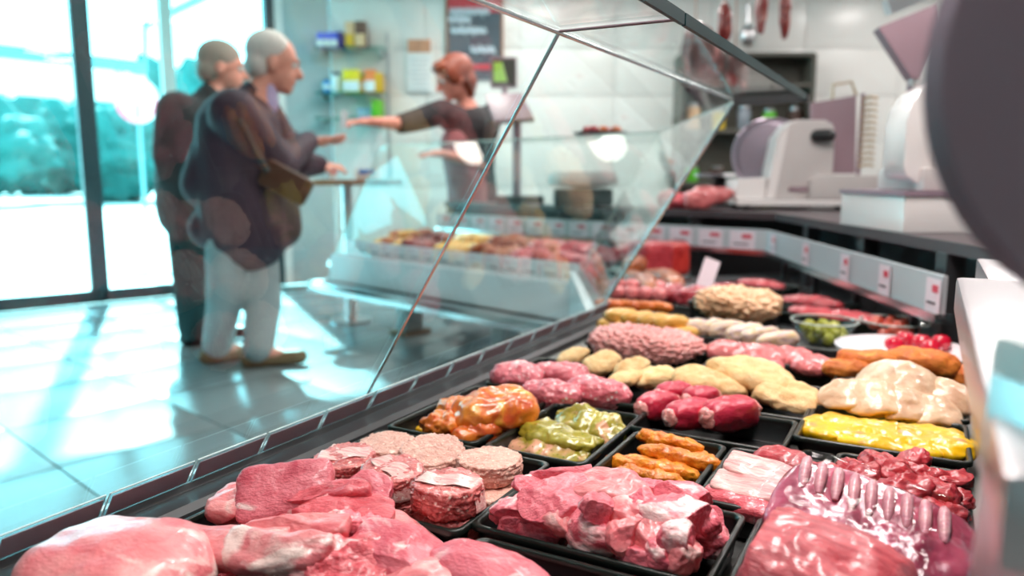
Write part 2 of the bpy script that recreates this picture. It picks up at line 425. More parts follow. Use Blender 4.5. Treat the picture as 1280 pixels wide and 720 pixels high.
def chunk(name, mat, size, loc, rot=(0, 0, 0), seed=0, n=14, p=2.6, amp=.10, freq=1.3, cuts=0, cutd=(.45, .75), bend=0.0,
          lumps=0.0, lfreq=6.0, fatty=0.0, taper=0.0, twist=0.0, droop=0.0, flat=(), parent=None):
    """an irregular piece: superellipsoid, sliced by planes (lean cut faces), dented by noise, bent"""
    G, Fc = cube_grid(n)
    rng = np.random.RandomState(seed * 7 + 11)
    V = G / (np.abs(G) ** p).sum(1, keepdims=True) ** (1 / p)
    fat = np.full(len(V), fatty)
    sz = np.array(size) / 2
    for k in range(cuts):
        nv = rng.normal(size=3); nv /= np.linalg.norm(nv); d = rng.uniform(*cutd)
        t = V @ nv - d; mk = t > 0
        V[mk] -= t[mk][:, None] * nv
        fat[mk] = 0
    for nv, d in flat:
        nv = np.array(nv, float); nv /= np.linalg.norm(nv); t = V @ nv - d; mk = t > 0
        V[mk] -= t[mk][:, None] * nv; fat[mk] = 0
    if cuts: fat[fat == fatty] = max(fatty, .35) * np.clip(rng.normal(.7, .35), .1, 1.1)
    q = V * (sz / sz.max())
    off = Vector(rng.uniform(-50, 50, 3))
    nr = V / np.linalg.norm(V, axis=1, keepdims=True)
    m = sz.min()
    dd = np.array([noise.noise(Vector(x) * freq * 1.6 + off) + .45 * noise.noise(Vector(x) * freq * 4 + off) for x in q])
    P = V * sz + nr * (dd * amp * sz.mean())[:, None]
    if lumps:
        l = np.array([noise.cell(Vector(x) * lfreq + off) * .3 + noise.noise(Vector(x) * lfreq * 1.3 + off) + .5 * noise.noise(Vector(x) * lfreq * 2.6 + off) for x in q])
        P += nr * (l * lumps * m)[:, None]
    xr = P[:, 0] / sz[0]
    if taper: P[:, 1:] *= (1 - taper * (xr[:, None] * .5 + .5))
    if twist:
        a = xr * twist; y, z = P[:, 1].copy(), P[:, 2].copy()
        P[:, 1] = y * np.cos(a) - z * np.sin(a); P[:, 2] = y * np.sin(a) + z * np.cos(a)
    if bend: P[:, 1] += bend * sz[0] * (xr ** 2 - .33)
    if droop: P[:, 2] -= droop * sz[0] * (xr ** 2 - .33)
    me = bpy.data.meshes.new(name); me.from_pydata(P.tolist(), [], Fc)
    a = me.attributes.new('fat', 'FLOAT', 'POINT'); a.data.foreach_set('value', fat.astype(np.float32))
    me.polygons.foreach_set('use_smooth', [True] * len(me.polygons))
    if cuts or flat: me.set_sharp_from_angle(angle=math.radians(46))
    me.materials.append(MATS[mat])
    o = bpy.data.objects.new(name, me); COL.objects.link(o)
    o.location = loc; o.rotation_euler = rot
    return adopt(o, parent)

RZ = -TH                                  # turns local x to v (staff side), local y to u (along the case)

# ------------------------------------------------------------------ plan of the place
B1 = W(2.10, -.855); B2 = Vector((.28, 3.30, 0)); DIR2 = Vector((-math.sqrt(.5), math.sqrt(.5), 0)); V2 = Vector((math.sqrt(.5), math.sqrt(.5), 0))
B3 = B2 + DIR2 * 1.95
T1 = W(2.10, -.475); T2 = Vector((.65, 3.45, 0)); T3 = B3 + V2 * .37
R0 = W(-.5, .10); R1 = Vector((1.07, 1.87, 0)); R2 = Vector((1.19, 3.55, 0)); R3 = Vector((-.52, 5.26, 0))
ZR, ZD, ZT = .60, .548, 1.20; ZF = -.06               # tray rims, deck, top of the glass
WA = Vector((-3.81, 5.66, 0)); WJ = Vector((-2.17, 7.11, 0)); WC = Vector((-1.69, 7.29, 0))
WDIR = (WJ - WA).normalized(); WN = Vector((-WDIR.y, WDIR.x, 0))
WL = WA - WDIR * 5.0
H = 3.05
def Z(v, z): return Vector((v[0], v[1], z))
def on_line(px, a, d):                     # where the sight line of column px crosses the plan line a + t d
    k = (px - 640) / 960.0
    t = (k * a.y - a.x) / (d.x - k * d.y)
    return a + d * t

# ------------------------------------------------------------------ setting: floor, walls, ceiling, windows
def inside(p, poly):
    r = False; j = len(poly) - 1
    for i in range(len(poly)):
        a, b = poly[i], poly[j]
        if (a[1] > p[1]) != (b[1] > p[1]) and p[0] < (b[0] - a[0]) * (p[1] - a[1]) / (b[1] - a[1]) + a[0]: r = not r
        j = i
    return r
ROOM = [Vector(p) for p in ((WL.x, -3, 0), (5.2, -3, 0), (5.2, 7.29, 0), tuple(WC), tuple(WJ), tuple(WL))]
floor = struct(MB().prism([Z(p, -.12) for p in ROOM], (0, 0, .112)).build('floor', 'grout'))
tile_me = MB().box((0, 0, -.01), (.594, .594, .02)).build('tile', 'floor_tile', bevel=.002)
first = True
fa = math.radians(-42); fc, fs_ = math.cos(fa), math.sin(fa)
for i in range(-16, 17):
    for j in range(-16, 17):
        q = [Vector((fc * (i + a) * .6 - fs_ * (j + b) * .6 - 1.2, fs_ * (i + a) * .6 + fc * (j + b) * .6 + 3.4, 0)) for a, b in ((-.5, -.5), (.5, -.5), (.5, .5), (-.5, .5))]
        c = (q[0] + q[2]) / 2
        if not all(inside(p, ROOM) for p in q): continue
        pxx = 640 + 960 * c.x / max(c.y, .1)
        if c.y < 1.2 or pxx < -260 or pxx > 900: continue
        o = tile_me if first else tile_me.copy()
        if not first: COL.objects.link(o)
        first = False
        o.location = c; o.rotation_euler = (0, 0, fa); o.name = 'tile'; adopt(o, floor, True)

struct(MB().prism([Z(p, H) for p in ROOM], (0, 0, .1)).build('ceiling', 'ceiling_white'))
wb = struct(MB().box(((WC.x + 5.2) / 2, 7.36, H / 2), (5.2 - WC.x, .12, H)).build('wall_back', 'wall_grout'))
tw, th = .88, .425
k = 0; tm = None
for r in range(7):
    for c in range(8):
        x = WC.x + .445 + c * tw + (0.0); z = .06 + r * th + th / 2
        if x + tw / 2 > 5.2: continue
        if tm is None:
            tm = MB().box((0, 0, 0), (tw - .008, .014, th - .008)).build('wall_panel', 'wall_tile', bevel=.003); o = tm
        else:
            o = tm.copy(); COL.objects.link(o); o.name = 'wall_panel'
        o.location = (x, 7.296, z); adopt(o, wb, True)
struct(MB().bar(Z(WJ, H / 2), Z(WC, H / 2), .02, H).build('wall_corner', 'wall_teal'))
struct(MB().box((5.26, 2.1, H / 2), (.1, 10.4, H)).build('wall_right', 'wall_white'))
struct(MB().box(((WL.x + 5.2) / 2, -3.06, H / 2), (5.2 - WL.x, .1, H)).build('wall_rear', 'wall_white'))
struct(MB().box((WL.x - .06, (WL.y - 3) / 2, H / 2), (.1, WL.y + 3, H)).build('wall_left', 'wall_white'))

def wpt(px): return on_line(px, WA, WDIR)
posts = [-170, 114, 218, 345]
pp = [wpt(x) for x in posts]
for i in range(len(pp) - 1):
    a, b = pp[i], pp[i + 1]
    w_ = bpy.data.objects.new('window_%d' % (i + 1), None); COL.objects.link(w_); w_.location = (a + b) / 2; w_['kind'] = 'structure'
    MB().bar(Z(a, H / 2), Z(b, H / 2), .012, H - .02).build('pane', 'window_pane', w_)
    MB().bar(Z(a, .055), Z(b, .055), .07, .11).build('bottom_frame', 'frame_dark', w_, bevel=.006)
    MB().bar(Z(a, H - .04), Z(b, H - .04), .07, .08).build('top_frame', 'frame_dark', w_)
    wdt = .13 if posts[i] == 114 else .10
    MB().bar(Z(a, 0), Z(a, H), wdt, .07, up=WN).build('mullion', 'frame_flare' if posts[i] == 218 else 'frame_dark', w_, bevel=.006)
    if i == len(pp) - 2:
        MB().bar(Z(b, 0), Z(b, H), .10, .07, up=WN).build('mullion', 'frame_dark', w_)
struct(MB().bar(Z(wpt(349), H / 2), Z(wpt(364), H / 2), .09, H).build('trim_1', 'white_plastic'))

struct(MB().bar(Z(WL, H / 2), Z(pp[0], H / 2), .10, H).build('wall_front', 'wall_white'))

# outside
struct(MB().box((-20, 46, -.16), (160, 120, .08)).build('pavement', 'pavement'))
rng = random.Random(5)
tl = ['tall round-topped tree beyond the pavement behind the dark mullion', 'low wide leafy tree beyond the white pavement',
      'leafy tree between the dark and the flare-paled window post', 'broad leafy tree behind the two men', 'dense tree at the far end of the row outside', 'small leafy tree nearest the wall corner outside']
for i, (px, top, rx) in enumerate(((-60, 100, 5.5), (60, 108, 5), (150, 112, 4.5), (245, 60, 5.5), (320, 104, 3.4), (-170, 90, 6))):
    p = D(px, 222, (30, 50, 36, 84, 30, 66)[i]); hgt = (CZ + (222 - top) / 950 * p.y) * .80; rx *= p.y / 46
    e = empty('leafy_tree', (p.x, p.y, -.12), tl[i], 'tree', 'trees outside')
    chunk('crown', 'tree_leaf', (rx * 2, rx * 1.6, hgt * .95), (p.x, p.y, hgt * .52), seed=i + 900, n=22, p=2.4, amp=.3, freq=2, lumps=.12, lfreq=9, parent=e)
    MB().cyl((p.x, p.y, -.12), (p.x, p.y, hgt * .4), .28, .18).build('trunk', 'bark', e)
aw0, aw1 = D(-60, 60, 8.0 * .98), D(182, 91, 9.4)
aw = empty('awning', Z((aw0 + aw1) / 2, 1.9), 'white awning with a teal front bar outside the shop window', 'awning')
aw0.z = aw1.z = 2.30
MB().bar(aw0, aw1, .10, .13).build('front_bar', 'awning_metal', aw)
MB().bar(aw0 - Vector((0, 0, .26)), aw1 - Vector((0, 0, .26)), .02, .34).build('valance', 'awning_white', aw)
MB().bar(D(265, -8, 8.6), D(181, 32, 9.2), .06, .06).build('arm', 'awning_metal', aw)
MB().bar(D(181, 32, 9.2), aw1, .04, .04).build('arm', 'awning_metal', aw)
sg = D(172, 126, 11.5)
se = empty('street_sign', Z(sg, -.12), 'round white street sign with a red ring outside the window', 'sign')
MB().lathe([(.33, -.015), (.33, .015)], sg, axis=Vector((-.1, -1, 0))).build('sign_plate', 'awning_white', se)
MB().tube([sg + Vector((.29 * math.cos(t * .2618), -.03, .29 * math.sin(t * .2618))) for t in range(25)], .035).build('ring', 'sign_red', se)
MB().cyl(Z(sg, -.12), sg, .03).build('post', 'awning_metal', se)

# ------------------------------------------------------------------ lamps of the room, with unseen ones added over the staff side
def lamp(p, r, power, label, col=(1, .92, .85), group='ceiling lamps'):
    e = empty('ceiling_lamp', p, label, 'lamp', group)
    MB().lathe([(r * 1.15, 0), (r * 1.15, .05), (r * .6, .07)], p).build('shell', 'lamp_shell', e, smooth=40)
    MB().cyl(p + Vector((0, 0, .06)), (p.x, p.y, H), .012).build('stem', 'lamp_shell', e)
    MB().lathe([(r * .3, -.014), (r * .85, -.010), (r, 0)], p).build('diffuser', 'lamp_glow', e, smooth=60)
    l = bpy.data.lights.new('lamp_light', 'AREA'); l.shape = 'DISK'; l.size = r * 3.2; l.energy = power; l.color = col
    lo = bpy.data.objects.new('lamp_light', l); COL.objects.link(lo); lo.location = p + Vector((0, 0, -.03)); adopt(lo, e)
    return e
GN2 = (-(V2 * .6) + Vector((0, 0, .37))).normalized()
def glint(px, py, zc):                      # a lamp whose mirror image shows in the far case's front glass
    d = _ray(px, py); b = Z(B2, .60) - Vector((0, 0, CZ)); t = b.dot(GN2) / d.dot(GN2)
    h = Vector((0, 0, CZ)) + d * t; r = d - 2 * d.dot(GN2) * GN2
    return h + r * ((zc - h.z) / r.z)
lamp(glint(587, 205, 2.75), .10, 6, 'round ceiling lamp over the customer floor by the windows')
lamp(glint(760, 200, 2.75), .11, 6, 'round ceiling lamp over the customer floor facing the far case glass')
for u, v, pw in ((.15, -.30, 30), (.95, -.25, 29), (1.75, -.25, 29), (2.55, -.2, 24)):
    lamp(W(u, v, 2.75), .13, pw, 'round ceiling lamp in the row above the near display case', col=(1, .90, .86), group='lamps above the near case')
for x, y, pw in ((-.3, 4.9, 32), (1.2, 5.4, 40), (2.9, 4.2, 38), (.2, 6.2, 32), (3.6, 6.0, 34), (2.4, 1.6, 34)):  # unseen lamps, added to brighten the back wall
    lamp(Vector((x, y, 2.85)), .15, pw, 'added unseen round ceiling lamp brightening the staff area behind the counter', col=(1, .92, .89), group='added lamps over the staff area')

# ------------------------------------------------------------------ display cases
def slope_quad(b0, b1, t0, t1, zb, zt, thick, inward):
    return MB().prism([Z(b0, zb), Z(b1, zb), Z(t1, zt), Z(t0, zt)], inward * thick)
near = empty('display_case', W(.8, -.4, 0), 'near refrigerated meat display case with slanted front glass and dark front lip', 'display case')
nin = (Vector((cT, -sT, 0)) * .6 + Vector((0, 0, -.38))).normalized()
UJ = 1.003
for u0, u1 in ((-.7, UJ - .003), (UJ + .003, 2.097)):
    pn = slope_quad(W(u0, -.855), W(u1, -.855), W(u0, -.475), W(u1, -.475), ZR, ZT, -.006, nin).build('front_pane', 'pane', near)
    tp = MB().prism([W(u0, -.475, ZT), W(u1, -.475, ZT), W(u1, -.30, ZT), W(u0, -.30, ZT)], (0, 0, .006)).build('top_pane', 'pane', near)
    MB().bar(W(u0, -.297, ZT + .003), W(u1, -.297, ZT + .003), .006, .016).build('rear_edge', 'glass_edge', tp)
MB().tube([W(UJ, -.853, ZR), W(UJ, -.475, ZT)], .0028).build('joint_profile', 'silver_edge', near, smooth=60)
MB().tube([W(UJ, -.475, ZT + .003), W(UJ, -.297, ZT + .003)], .0022).build('joint_profile', 'mauve_panel', near, smooth=60)
MB().tube([W(-.7, -.475, ZT + .002), W(2.10, -.475, ZT + .002)], .0036).build('bend_profile', 'silver_edge', near, smooth=60)
MB().tube([W(2.10, -.853, ZR), W(2.10, -.475, ZT)], .0045).build('end_profile', 'silver_edge', near, smooth=60)
MB().bar(W(2.10, -.475, ZT), W(2.10, -.29, ZT), .014, .02).build('end_rail', 'lip_dark', near)
MB().prism([Z(p, .49) for p in (W(-.7, -.79), W(2.1, -.79), R1 + Vector((.22, .05, 0)), W(1.75, .115), W(-.7, .115))], (0, 0, ZD - .49)).build('deck', 'steel_deck', near)
prof = [(-.862, .50), (-.862, .597), (-.842, .597), (-.835, .590), (-.800, .590), (-.792, .582), (-.792, .50)]
MB().prism([W(-.7, v, z) for v, z in prof], W(2.80, 0, 0)).build('front_lip', 'lip_dark', near)
MB().prism([W(-.7, -.792, .50), W(-.7, -.792, .566), W(-.7, -.758, .560), W(-.7, -.758, .50)], W(2.80, 0, 0)).build('front_ledge', 'steel_deck', near)
MB().prism([W(-.7, v, z) for v, z in ((-.88, .595), (-.90, .45), (-.80, .42), (-.78, .49), (-.86, .50), (-.864, .595))], W(2.80, 0, 0)).build('fascia', 'fascia', near)
MB().prism([W(-.7, v, z) for v, z in ((-.95, .31), (-.95, .37), (-.91, .38), (-.91, .30))], W(2.80, 0, 0)).build('bumper', 'steel_bright', near)
MB().prism([W(-.7, v, z) for v, z in ((-.62, 0), (-.62, .40), (-.80, .42), (-.78, .49), (.115, .49), (.115, 0))], W(2.5, 0, 0)).build('base', 'case_dark', near)
MB().prism([W(-.7, .115, .49), W(-.7, .115, .575), W(-.7, .135, .575), W(-.7, .135, .49)], W(2.45, 0, 0)).build('rear_lip', 'steel', near)

mid = empty('corner_display_case', Z((B1 + B2) / 2, 0), 'corner section of the meat display joining the near and the far case', 'display case')
slope_quad(B1, B2, T1, T2, ZR, ZT, .006, Vector((1, 0, -.6)).normalized()).build('front_pane', 'pane', mid)
MB().tube([Z(T1, ZT), Z(T2, ZT)], .003).build('bend_profile', 'glass_edge_pale', mid)
MB().prism([Z(p, .49) for p in (W(2.1, -.79), Vector((.345, 3.3, 0)), R2 + Vector((.22, .1, 0)), R1 + Vector((.22, .05, 0)))], (0, 0, ZD - .49)).build('deck', 'case_dark', mid)
MB().prism([Z(p, .49) for p in (B1, B2, B2 + Vector((.065, 0, 0)), B1 + Vector((.058, -.03, 0)))], (0, 0, .105)).build('front_lip', 'lip_dark', mid)
MB().prism([Z(p, .42) for p in (B1 - Vector((.03, 0, 0)), B2 - Vector((.03, 0, 0)), B2, B1)], (0, 0, .175)).build('fascia', 'fascia', mid)
MB().prism([Z(p, 0) for p in (B1 + Vector((.25, 0, 0)), B2 + Vector((.25, .1, 0)), R2, R1)], (0, 0, .49)).build('base', 'case_dark', mid)
# rear wall of the recess under the rail
ra, rb = R1 + Vector((.20, -.1, 0)), R2 + Vector((.22, .1, 0)); rc = R3 + V2 * .1
MB().bar(Z(ra, .66), Z(rb, .66), .02, .34).build('back_panel', 'case_dark', mid)
MB().bar(W(1.70, .125, .66), Z(ra, .66), .02, .34).build('back_panel', 'case_dark', mid)

far = empty('counter_display_case', Z((B2 + R3) / 2, 0), 'far refrigerated display case with pale fascia and chrome bumper in front of the saleswoman', 'display case')
in2 = (V2 * .6 + Vector((0, 0, -.37))).normalized()
M2a = B2 + DIR2 * .98; M2t = M2a + V2 * .37
slope_quad(B2, M2a - DIR2 * .003, T2, M2t - DIR2 * .003, ZR + ZF, ZT, .006, in2).build('front_pane', 'pane', far)
slope_quad(M2a + DIR2 * .003, B3, M2t + DIR2 * .003, T3, ZR + ZF, ZT, .006, in2).build('front_pane', 'pane', far)
MB().prism([Z(p, ZT) for p in (T2, T3, T3 + V2 * .2, T2 + V2 * .2 + DIR2 * .08)], (0, 0, .006)).build('top_pane', 'pane', far)
MB().prism([Z(B3, ZR + ZF), Z(B3 + V2 * .8, ZR + ZF), Z(B3 + V2 * .62, ZT), Z(T3, ZT)], DIR2 * -.006).build('side_pane', 'pane', far)
MB().tube([Z(T2, ZT), Z(T3, ZT)], .004).build('bend_profile', 'glass_edge_pale', far)
MB().tube([Z(B2, ZR + ZF), Z(T2, ZT)], .004).build('joint_profile', 'glass_edge_pale', far)
MB().tube([Z(B3, ZR + ZF), Z(T3, ZT)], .004).build('joint_profile', 'glass_edge_pale', far)
def sweep2(prof, a=B2, length=1.95):       # (inward offset, z) swept along the far case
    return MB().prism([Z(a + V2 * o, z + ZF) for o, z in prof], DIR2 * length)
sweep2([(-.02, .595), (-.045, .44), (.05, .40), (.09, .47), (0, .595)]).build('fascia', 'fascia', far)
sweep2([(0, .50), (0, .598), (.06, .598), (.06, .50)]).build('front_lip', 'rail_grey', far)
sweep2([(-.02, .44), (-.02, .385), (.10, .36), (.10, .42)]).build('shadow_gap', 'case_dark', far)
bmp = MB().prism([Z(B2 + V2 * o, z) for o, z in ((-.11, .305), (-.12, .335), (-.11, .365), (-.05, .37), (-.05, .30))], DIR2 * 2.05)
bmp.build('bumper', 'steel_bright', far)
for zz in (.315, .355):
    MB().bar(Z(B3 + V2 * -.12 + DIR2 * .11, zz), Z(B3 + V2 * .62 + DIR2 * .11, zz), .03, .026).build('end_bumper', 'steel_bright', far)
MB().bar(Z(B3 + V2 * -.02 + DIR2 * .03, .47), Z(B3 + V2 * .62 + DIR2 * .03, .47), .03, .04).build('end_bumper', 'steel_bright', far)
MB().prism([Z(p, .42) for p in (B2 + V2 * .06, B3 + V2 * .06, R3, R2)], (0, 0, .065)).build('deck', 'case_dark', far)
MB().prism([Z(p, .30) for p in (B2 + V2 * .15, B3 + V2 * .15, R3 - V2 * .1, R2 - V2 * .1)], (0, 0, .12)).build('underbody', 'fascia', far)
for t in (.86, 1.75):
    q = B2 + DIR2 * t + V2 * .42
    MB().box(Z(q, .16), (.14, .10, .32), Matrix.Rotation(math.radians(45), 3, 'Z')).build('leg', 'grey_enamel', far, bevel=.008)
    MB().box(Z(q, .015), (.22, .16, .03), Matrix.Rotation(math.radians(45), 3, 'Z')).build('foot', 'wood', far, bevel=.006)

MB().bar(Z(rb, .66), Z(R3 + V2 * .10, .66), .02, .34).build('back_panel', 'case_dark', far)

# rear price rails
def rail(a, b, z0, z1, label):
    d = (b - a).normalized(); n_ = Vector((-d.y, d.x, 0))       # towards the customers
    e = empty('price_rail', Z((a + b) / 2, z0), label, 'price rail')
    MB().prism([Z(a, z0), Z(a, z1), Z(a - n_ * .012, z1), Z(a - n_ * .012, z0)], b - a).build('face', 'rail_grey', e)
    MB().prism([Z(a + n_ * .012, z0 - .012), Z(a + n_ * .012, z0 + .012), Z(a - n_ * .03, z0 + .012), Z(a - n_ * .03, z0 - .012)], b - a).build('lower_lip', 'steel_bright', e)
    for k in range(4):
        q = a + (b - a) * (k + .5) / 4 - n_ * .03
        MB().box(Z(q, (z0 + ZD) / 2), (.02, .02, z0 - ZD)).build('bracket', 'lip_dark', e)
    return e, d, n_
def price_tag(p, d, n_, w, h, z, label, group, seed=0, m='label_card'):
    e = empty('price_tag', Z(p, z), label, 'price tag', group)
    p = p + n_ * .003
    R = Matrix((d, -n_, Vector((0, 0, 1)))).transposed()
    MB().box(Z(p, z + h / 2), (w, .002, h), R).build('card', m, e)
    r = random.Random(seed)
    MB().box(Z(p + n_ * .0022 + d * (-w * .18), z + h * .72), (w * .4, .001, h * .22), R).build('printed_mark', 'print_red' if m == 'label_card' else 'label_card', e)
    MB().box(Z(p + n_ * .0022 + d * (w * .05), z + h * .28), (w * .6, .001, h * .07), R).build('printed_line', 'print_dark', e)
    return e
_, d1, n1 = rail(R1, R2, .65, .758, 'grey rear rail with pink price tags behind the bowls and corner trays')
for i, px in enumerate((972, 1014, 1065, 1117, 1181)):
    price_tag(on_line(px, R1, d1) + n1 * .003, d1, n1, .075, .085, .662, 'pink-white price tag on the grey rail behind the glass bowls', 'tags on the corner rail', i)
_, d2, n2 = rail(R2, R3, .65, .758, 'grey rear rail with pink price tags at the back of the far case')
for i in range(14):
    price_tag(R2 + d2 * (.12 + i * .17) + n2 * .003, d2, n2, .13, .085, .662, 'pink-white price tag on the rail at the back of the far case', 'tags on the far rail', i + 9)
for i in range(15):
    price_tag(B2 + DIR2 * (.07 + i * .126) + V2 * .045, -DIR2, -V2, .118, .085, .538, 'white price tag standing along the front glass of the far case', 'tags along the far front glass', i + 30, 'label_white')
# label holders along the near front glass
k = 0
u = .155
while u < 2.05:
    w = .118 if k != 1 else .112
    e = empty('label_holder', W(u + w / 2, -.845, .598), 'clear label holder with mauve card back along the near front glass', 'label holder', 'label holders along the near glass')
    def gp(uu, dz, off): return W(uu, -.846 + .633 * dz + off, .5985 + dz)
    MB().prism([gp(u, 0, 0), gp(u + w, 0, 0), gp(u + w, .033, 0), gp(u, .033, 0)], nin * .002).build('holder_plate', 'holder_clear', e)
    MB().prism([gp(u + .003, .001, .003), gp(u + w - .003, .001, .003), gp(u + w - .003, .029, .003), gp(u + .003, .029, .003)], nin * .001).build('label_card', 'label_back', e)
    MB().tube([gp(u, 0, .001), gp(u, .033, .001), gp(u + w, .033, .001), gp(u + w, 0, .001)], .0011, n=6).build('holder_edge', 'holder_edge', e)
    u += w + .0055; k += 1

# work surfaces of the staff side
wt = MB().prism([Vector((x, y, .803)) for x, y in ((1.115, 1.60), (1.24, 3.58), (-.47, 5.29), (-.36, 5.40), (.60, 4.45), (1.0, 4.85), (2.5, 4.85), (2.5, 1.60))], (0, 0, .032)).build('worktop', 'worktop_dark')
tag(wt, 'dark brown worktop behind the price rails carrying the meat slicers', 'worktop')
for i, q in enumerate((Vector((1.16, 2.0, 0)), Vector((1.22, 2.6, 0)), Vector((1.26, 3.2, 0)), Vector((.95, 3.95, 0)), Vector((.3, 4.6, 0)))):
    MB().box(Z(q, .40), (.05, .05, .806)).build('support_post', 'lip_dark', wt)

# ------------------------------------------------------------------ trays
def tray(u0, u1, v0, v1, label, h=.046, zr=ZR, turn=0.0, r=.013):
    c = W((u0 + u1) / 2, (v0 + v1) / 2, zr - h)
    return tray_at(c, v1 - v0, u1 - u0, RZ + turn, label, h, r)
def tray_at(c, a, b, rz, label, h=.046, r=.013, name='meat_tray', group=None, m='tray_black'):
    e = empty(name, c, label, 'tray', group, rz=rz)
    def loop(ins, z, rr):
        pts = []
        hx, hy = a / 2 - ins, b / 2 - ins
        for cx, cy, s in ((hx - rr, hy - rr, 0), (-hx + rr, hy - rr, 1), (-hx + rr, -hy + rr, 2), (hx - rr, -hy + rr, 3)):
            for k in range(5):
                t = math.pi / 2 * (s + k / 4); pts.append(Vector((cx + rr * math.cos(t), cy + rr * math.sin(t), z)))
        return pts
    def skin(ls, mb, c0=False, c1=False):
        n = 20; vs = [p for l in ls for p in l]
        fs = [(k * n + i, k * n + (i + 1) % n, (k + 1) * n + (i + 1) % n, (k + 1) * n + i) for k in range(len(ls) - 1) for i in range(n)]
        if c0: fs.append(tuple(range(n))[::-1])
        if c1: fs.append(tuple(range((len(ls) - 1) * n, len(ls) * n)))
        return mb.add(vs, fs)
    skin([loop(.012, .001, r * .7), loop(.006, h - .006, r), loop(.0075, h - .004, r), loop(.013, .006, r * .7), loop(.016, .004, r * .5)], MB(), True, True).build('body', m, e, smooth=50, local=True)
    skin([loop(.0085, h - .006, r), loop(.0075, h - .001, r), loop(.0058, h, r), loop(.0025, h, r), loop(.0008, h - .0015, r), loop(.0008, h - .007, r), loop(.0085, h - .006, r)], MB()).build('rim', 'tray_rim', e, smooth=60, local=True)
    return e

def put(name, label, cat, group, mat, px, py, z, size, rz=0.0, rx=0.0, ry=0.0, seed=1, **kw):
    """a piece whose middle stands at the photo's (px, py) at height z; rz is relative to the case"""
    if name == 'pork_chop':
        kw['cuts'] = kw.get('cuts', 0) + 2; kw.setdefault('cutd', (.5, .85)); kw['n'] = 26; kw['lumps'] = .03; kw['lfreq'] = 8; kw['p'] = max(kw.get('p', 3), 3.6); kw['fatty'] = max(kw.get('fatty', 0), .45)
    o = chunk(name, mat, size, at(px, py, z), (rx, ry, RZ + rz), seed=seed, **kw)
    return tag(o, label, cat, group)
PI = math.pi

# --- pork chops and shoulder pieces, nearest tray along the glass
tray(.33, .655, -.752, -.425, 'black tray of thick pork chops beside the label holders')
g = 'pork cuts in the chop tray'
put('pork_roast', 'large smooth pale pork roast lying against the front lip', 'meat', g, 'pork_pale', 152, 712, .612, (.185, .16, .085), .25, seed=3, n=26, p=2.3, amp=.12, freq=.9, fatty=.3, taper=.12)
put('pork_chop', 'thick pork slab with smooth pale rind beside the roast', 'meat', g, 'pork_pale', 272, 680, .612, (.165, .075, .042), .42, .35, -.12, seed=5, n=20, p=4.5, amp=.10, cuts=2, fatty=.3, bend=.15)
put('pork_chop', 'squared pink pork slab leaning up on the chop pile', 'meat', g, 'pork', 358, 617, .628, (.115, .075, .034), .62, .75, -.1, seed=8, n=20, p=5, amp=.07, cuts=1, cutd=(.8, .9))
put('pork_chop', 'rounded pale end of pork under the squared slab', 'meat', g, 'pork_pale', 306, 632, .612, (.085, .06, .036), .3, .2, 0, seed=9, n=16, p=2.6, amp=.12, fatty=.25)
put('pork_chop', 'dark red pork chop with bone end in the middle of the chop tray', 'meat', g, 'pork_red', 425, 647, .622, (.12, .06, .036), .55, .5, -.12, seed=12, n=20, p=3.4, amp=.14, cuts=2)
put('pork_chop', 'narrow pork strip with white fat tip on the chop pile', 'meat', g, 'pork_red', 408, 621, .634, (.105, .030, .026), .55, .3, -.2, seed=15, n=16, p=3, amp=.16, cuts=1, fatty=.35)
put('pork_chop', 'pork chop with upright bone knob beside the burgers', 'meat', g, 'pork', 452, 618, .618, (.075, .055, .045), .3, .4, 0, seed=17, n=16, p=3.2, amp=.12, cuts=2, fatty=.3)
put('pork_chop', 'white-fringed pork piece in the centre of the chop tray', 'meat', g, 'pork_pale', 372, 660, .626, (.115, .042, .036), .35, .4, -.05, seed=18, n=18, p=4, amp=.14, cuts=2, fatty=.45)
put('pork_chop', 'folded pale pork rind strip at the front of the chop tray', 'meat', g, 'pork_pale', 345, 690, .620, (.12, .048, .032), .30, .6, -.05, seed=22, n=18, p=3.6, amp=.14, cuts=1, bend=.2, fatty=.3)
put('pork_chop', 'thick pink pork steak at the inner corner of the chop tray', 'meat', g, 'pork', 492, 694, .610, (.105, .075, .034), .1, .3, .05, seed=25, n=18, p=5, amp=.08, cuts=1, cutd=(.8, .9), fatty=.2)
put('pork_chop', 'marbled pork knuckle piece in front of the thick steak', 'meat', g, 'pork_red', 425, 706, .606, (.10, .08, .04), .4, .2, 0, seed=27, n=18, p=2.8, amp=.22, freq=1.8, cuts=2)
put('pork_chop', 'ragged bony pork bit under the white-fringed piece', 'meat', g, 'pork', 448, 668, .612, (.07, .05, .04), .9, .2, .2, seed=28, n=16, p=2.6, amp=.25, freq=2, cuts=2, fatty=.4)
put('pork_chop', 'pork chop edge sticking out under the thick steak', 'meat', g, 'pork_pale', 512, 668, .598, (.08, .065, .03), .2, .1, .1, seed=31, n=16, p=3.4, amp=.12, cuts=2, fatty=.4)
put('pork_chop', 'small red pork trimming behind the narrow strip', 'meat', g, 'pork_red', 375, 635, .612, (.07, .05, .03), 1.2, .2, 0, seed=33, n=14, amp=.2, cuts=2)
put('pork_chop', 'flat pork offcut at the base of the chop pile', 'meat', g, 'pork_red', 300, 712, .585, (.15, .11, .04), .4, .0, 0, seed=35, n=14, amp=.15, cuts=2)
put('pork_chop', 'broad pork offcut under the middle of the chop pile', 'meat', g, 'pork', 405, 665, .580, (.17, .14, .05), .4, .0, 0, seed=36, n=14, amp=.15, cuts=2)

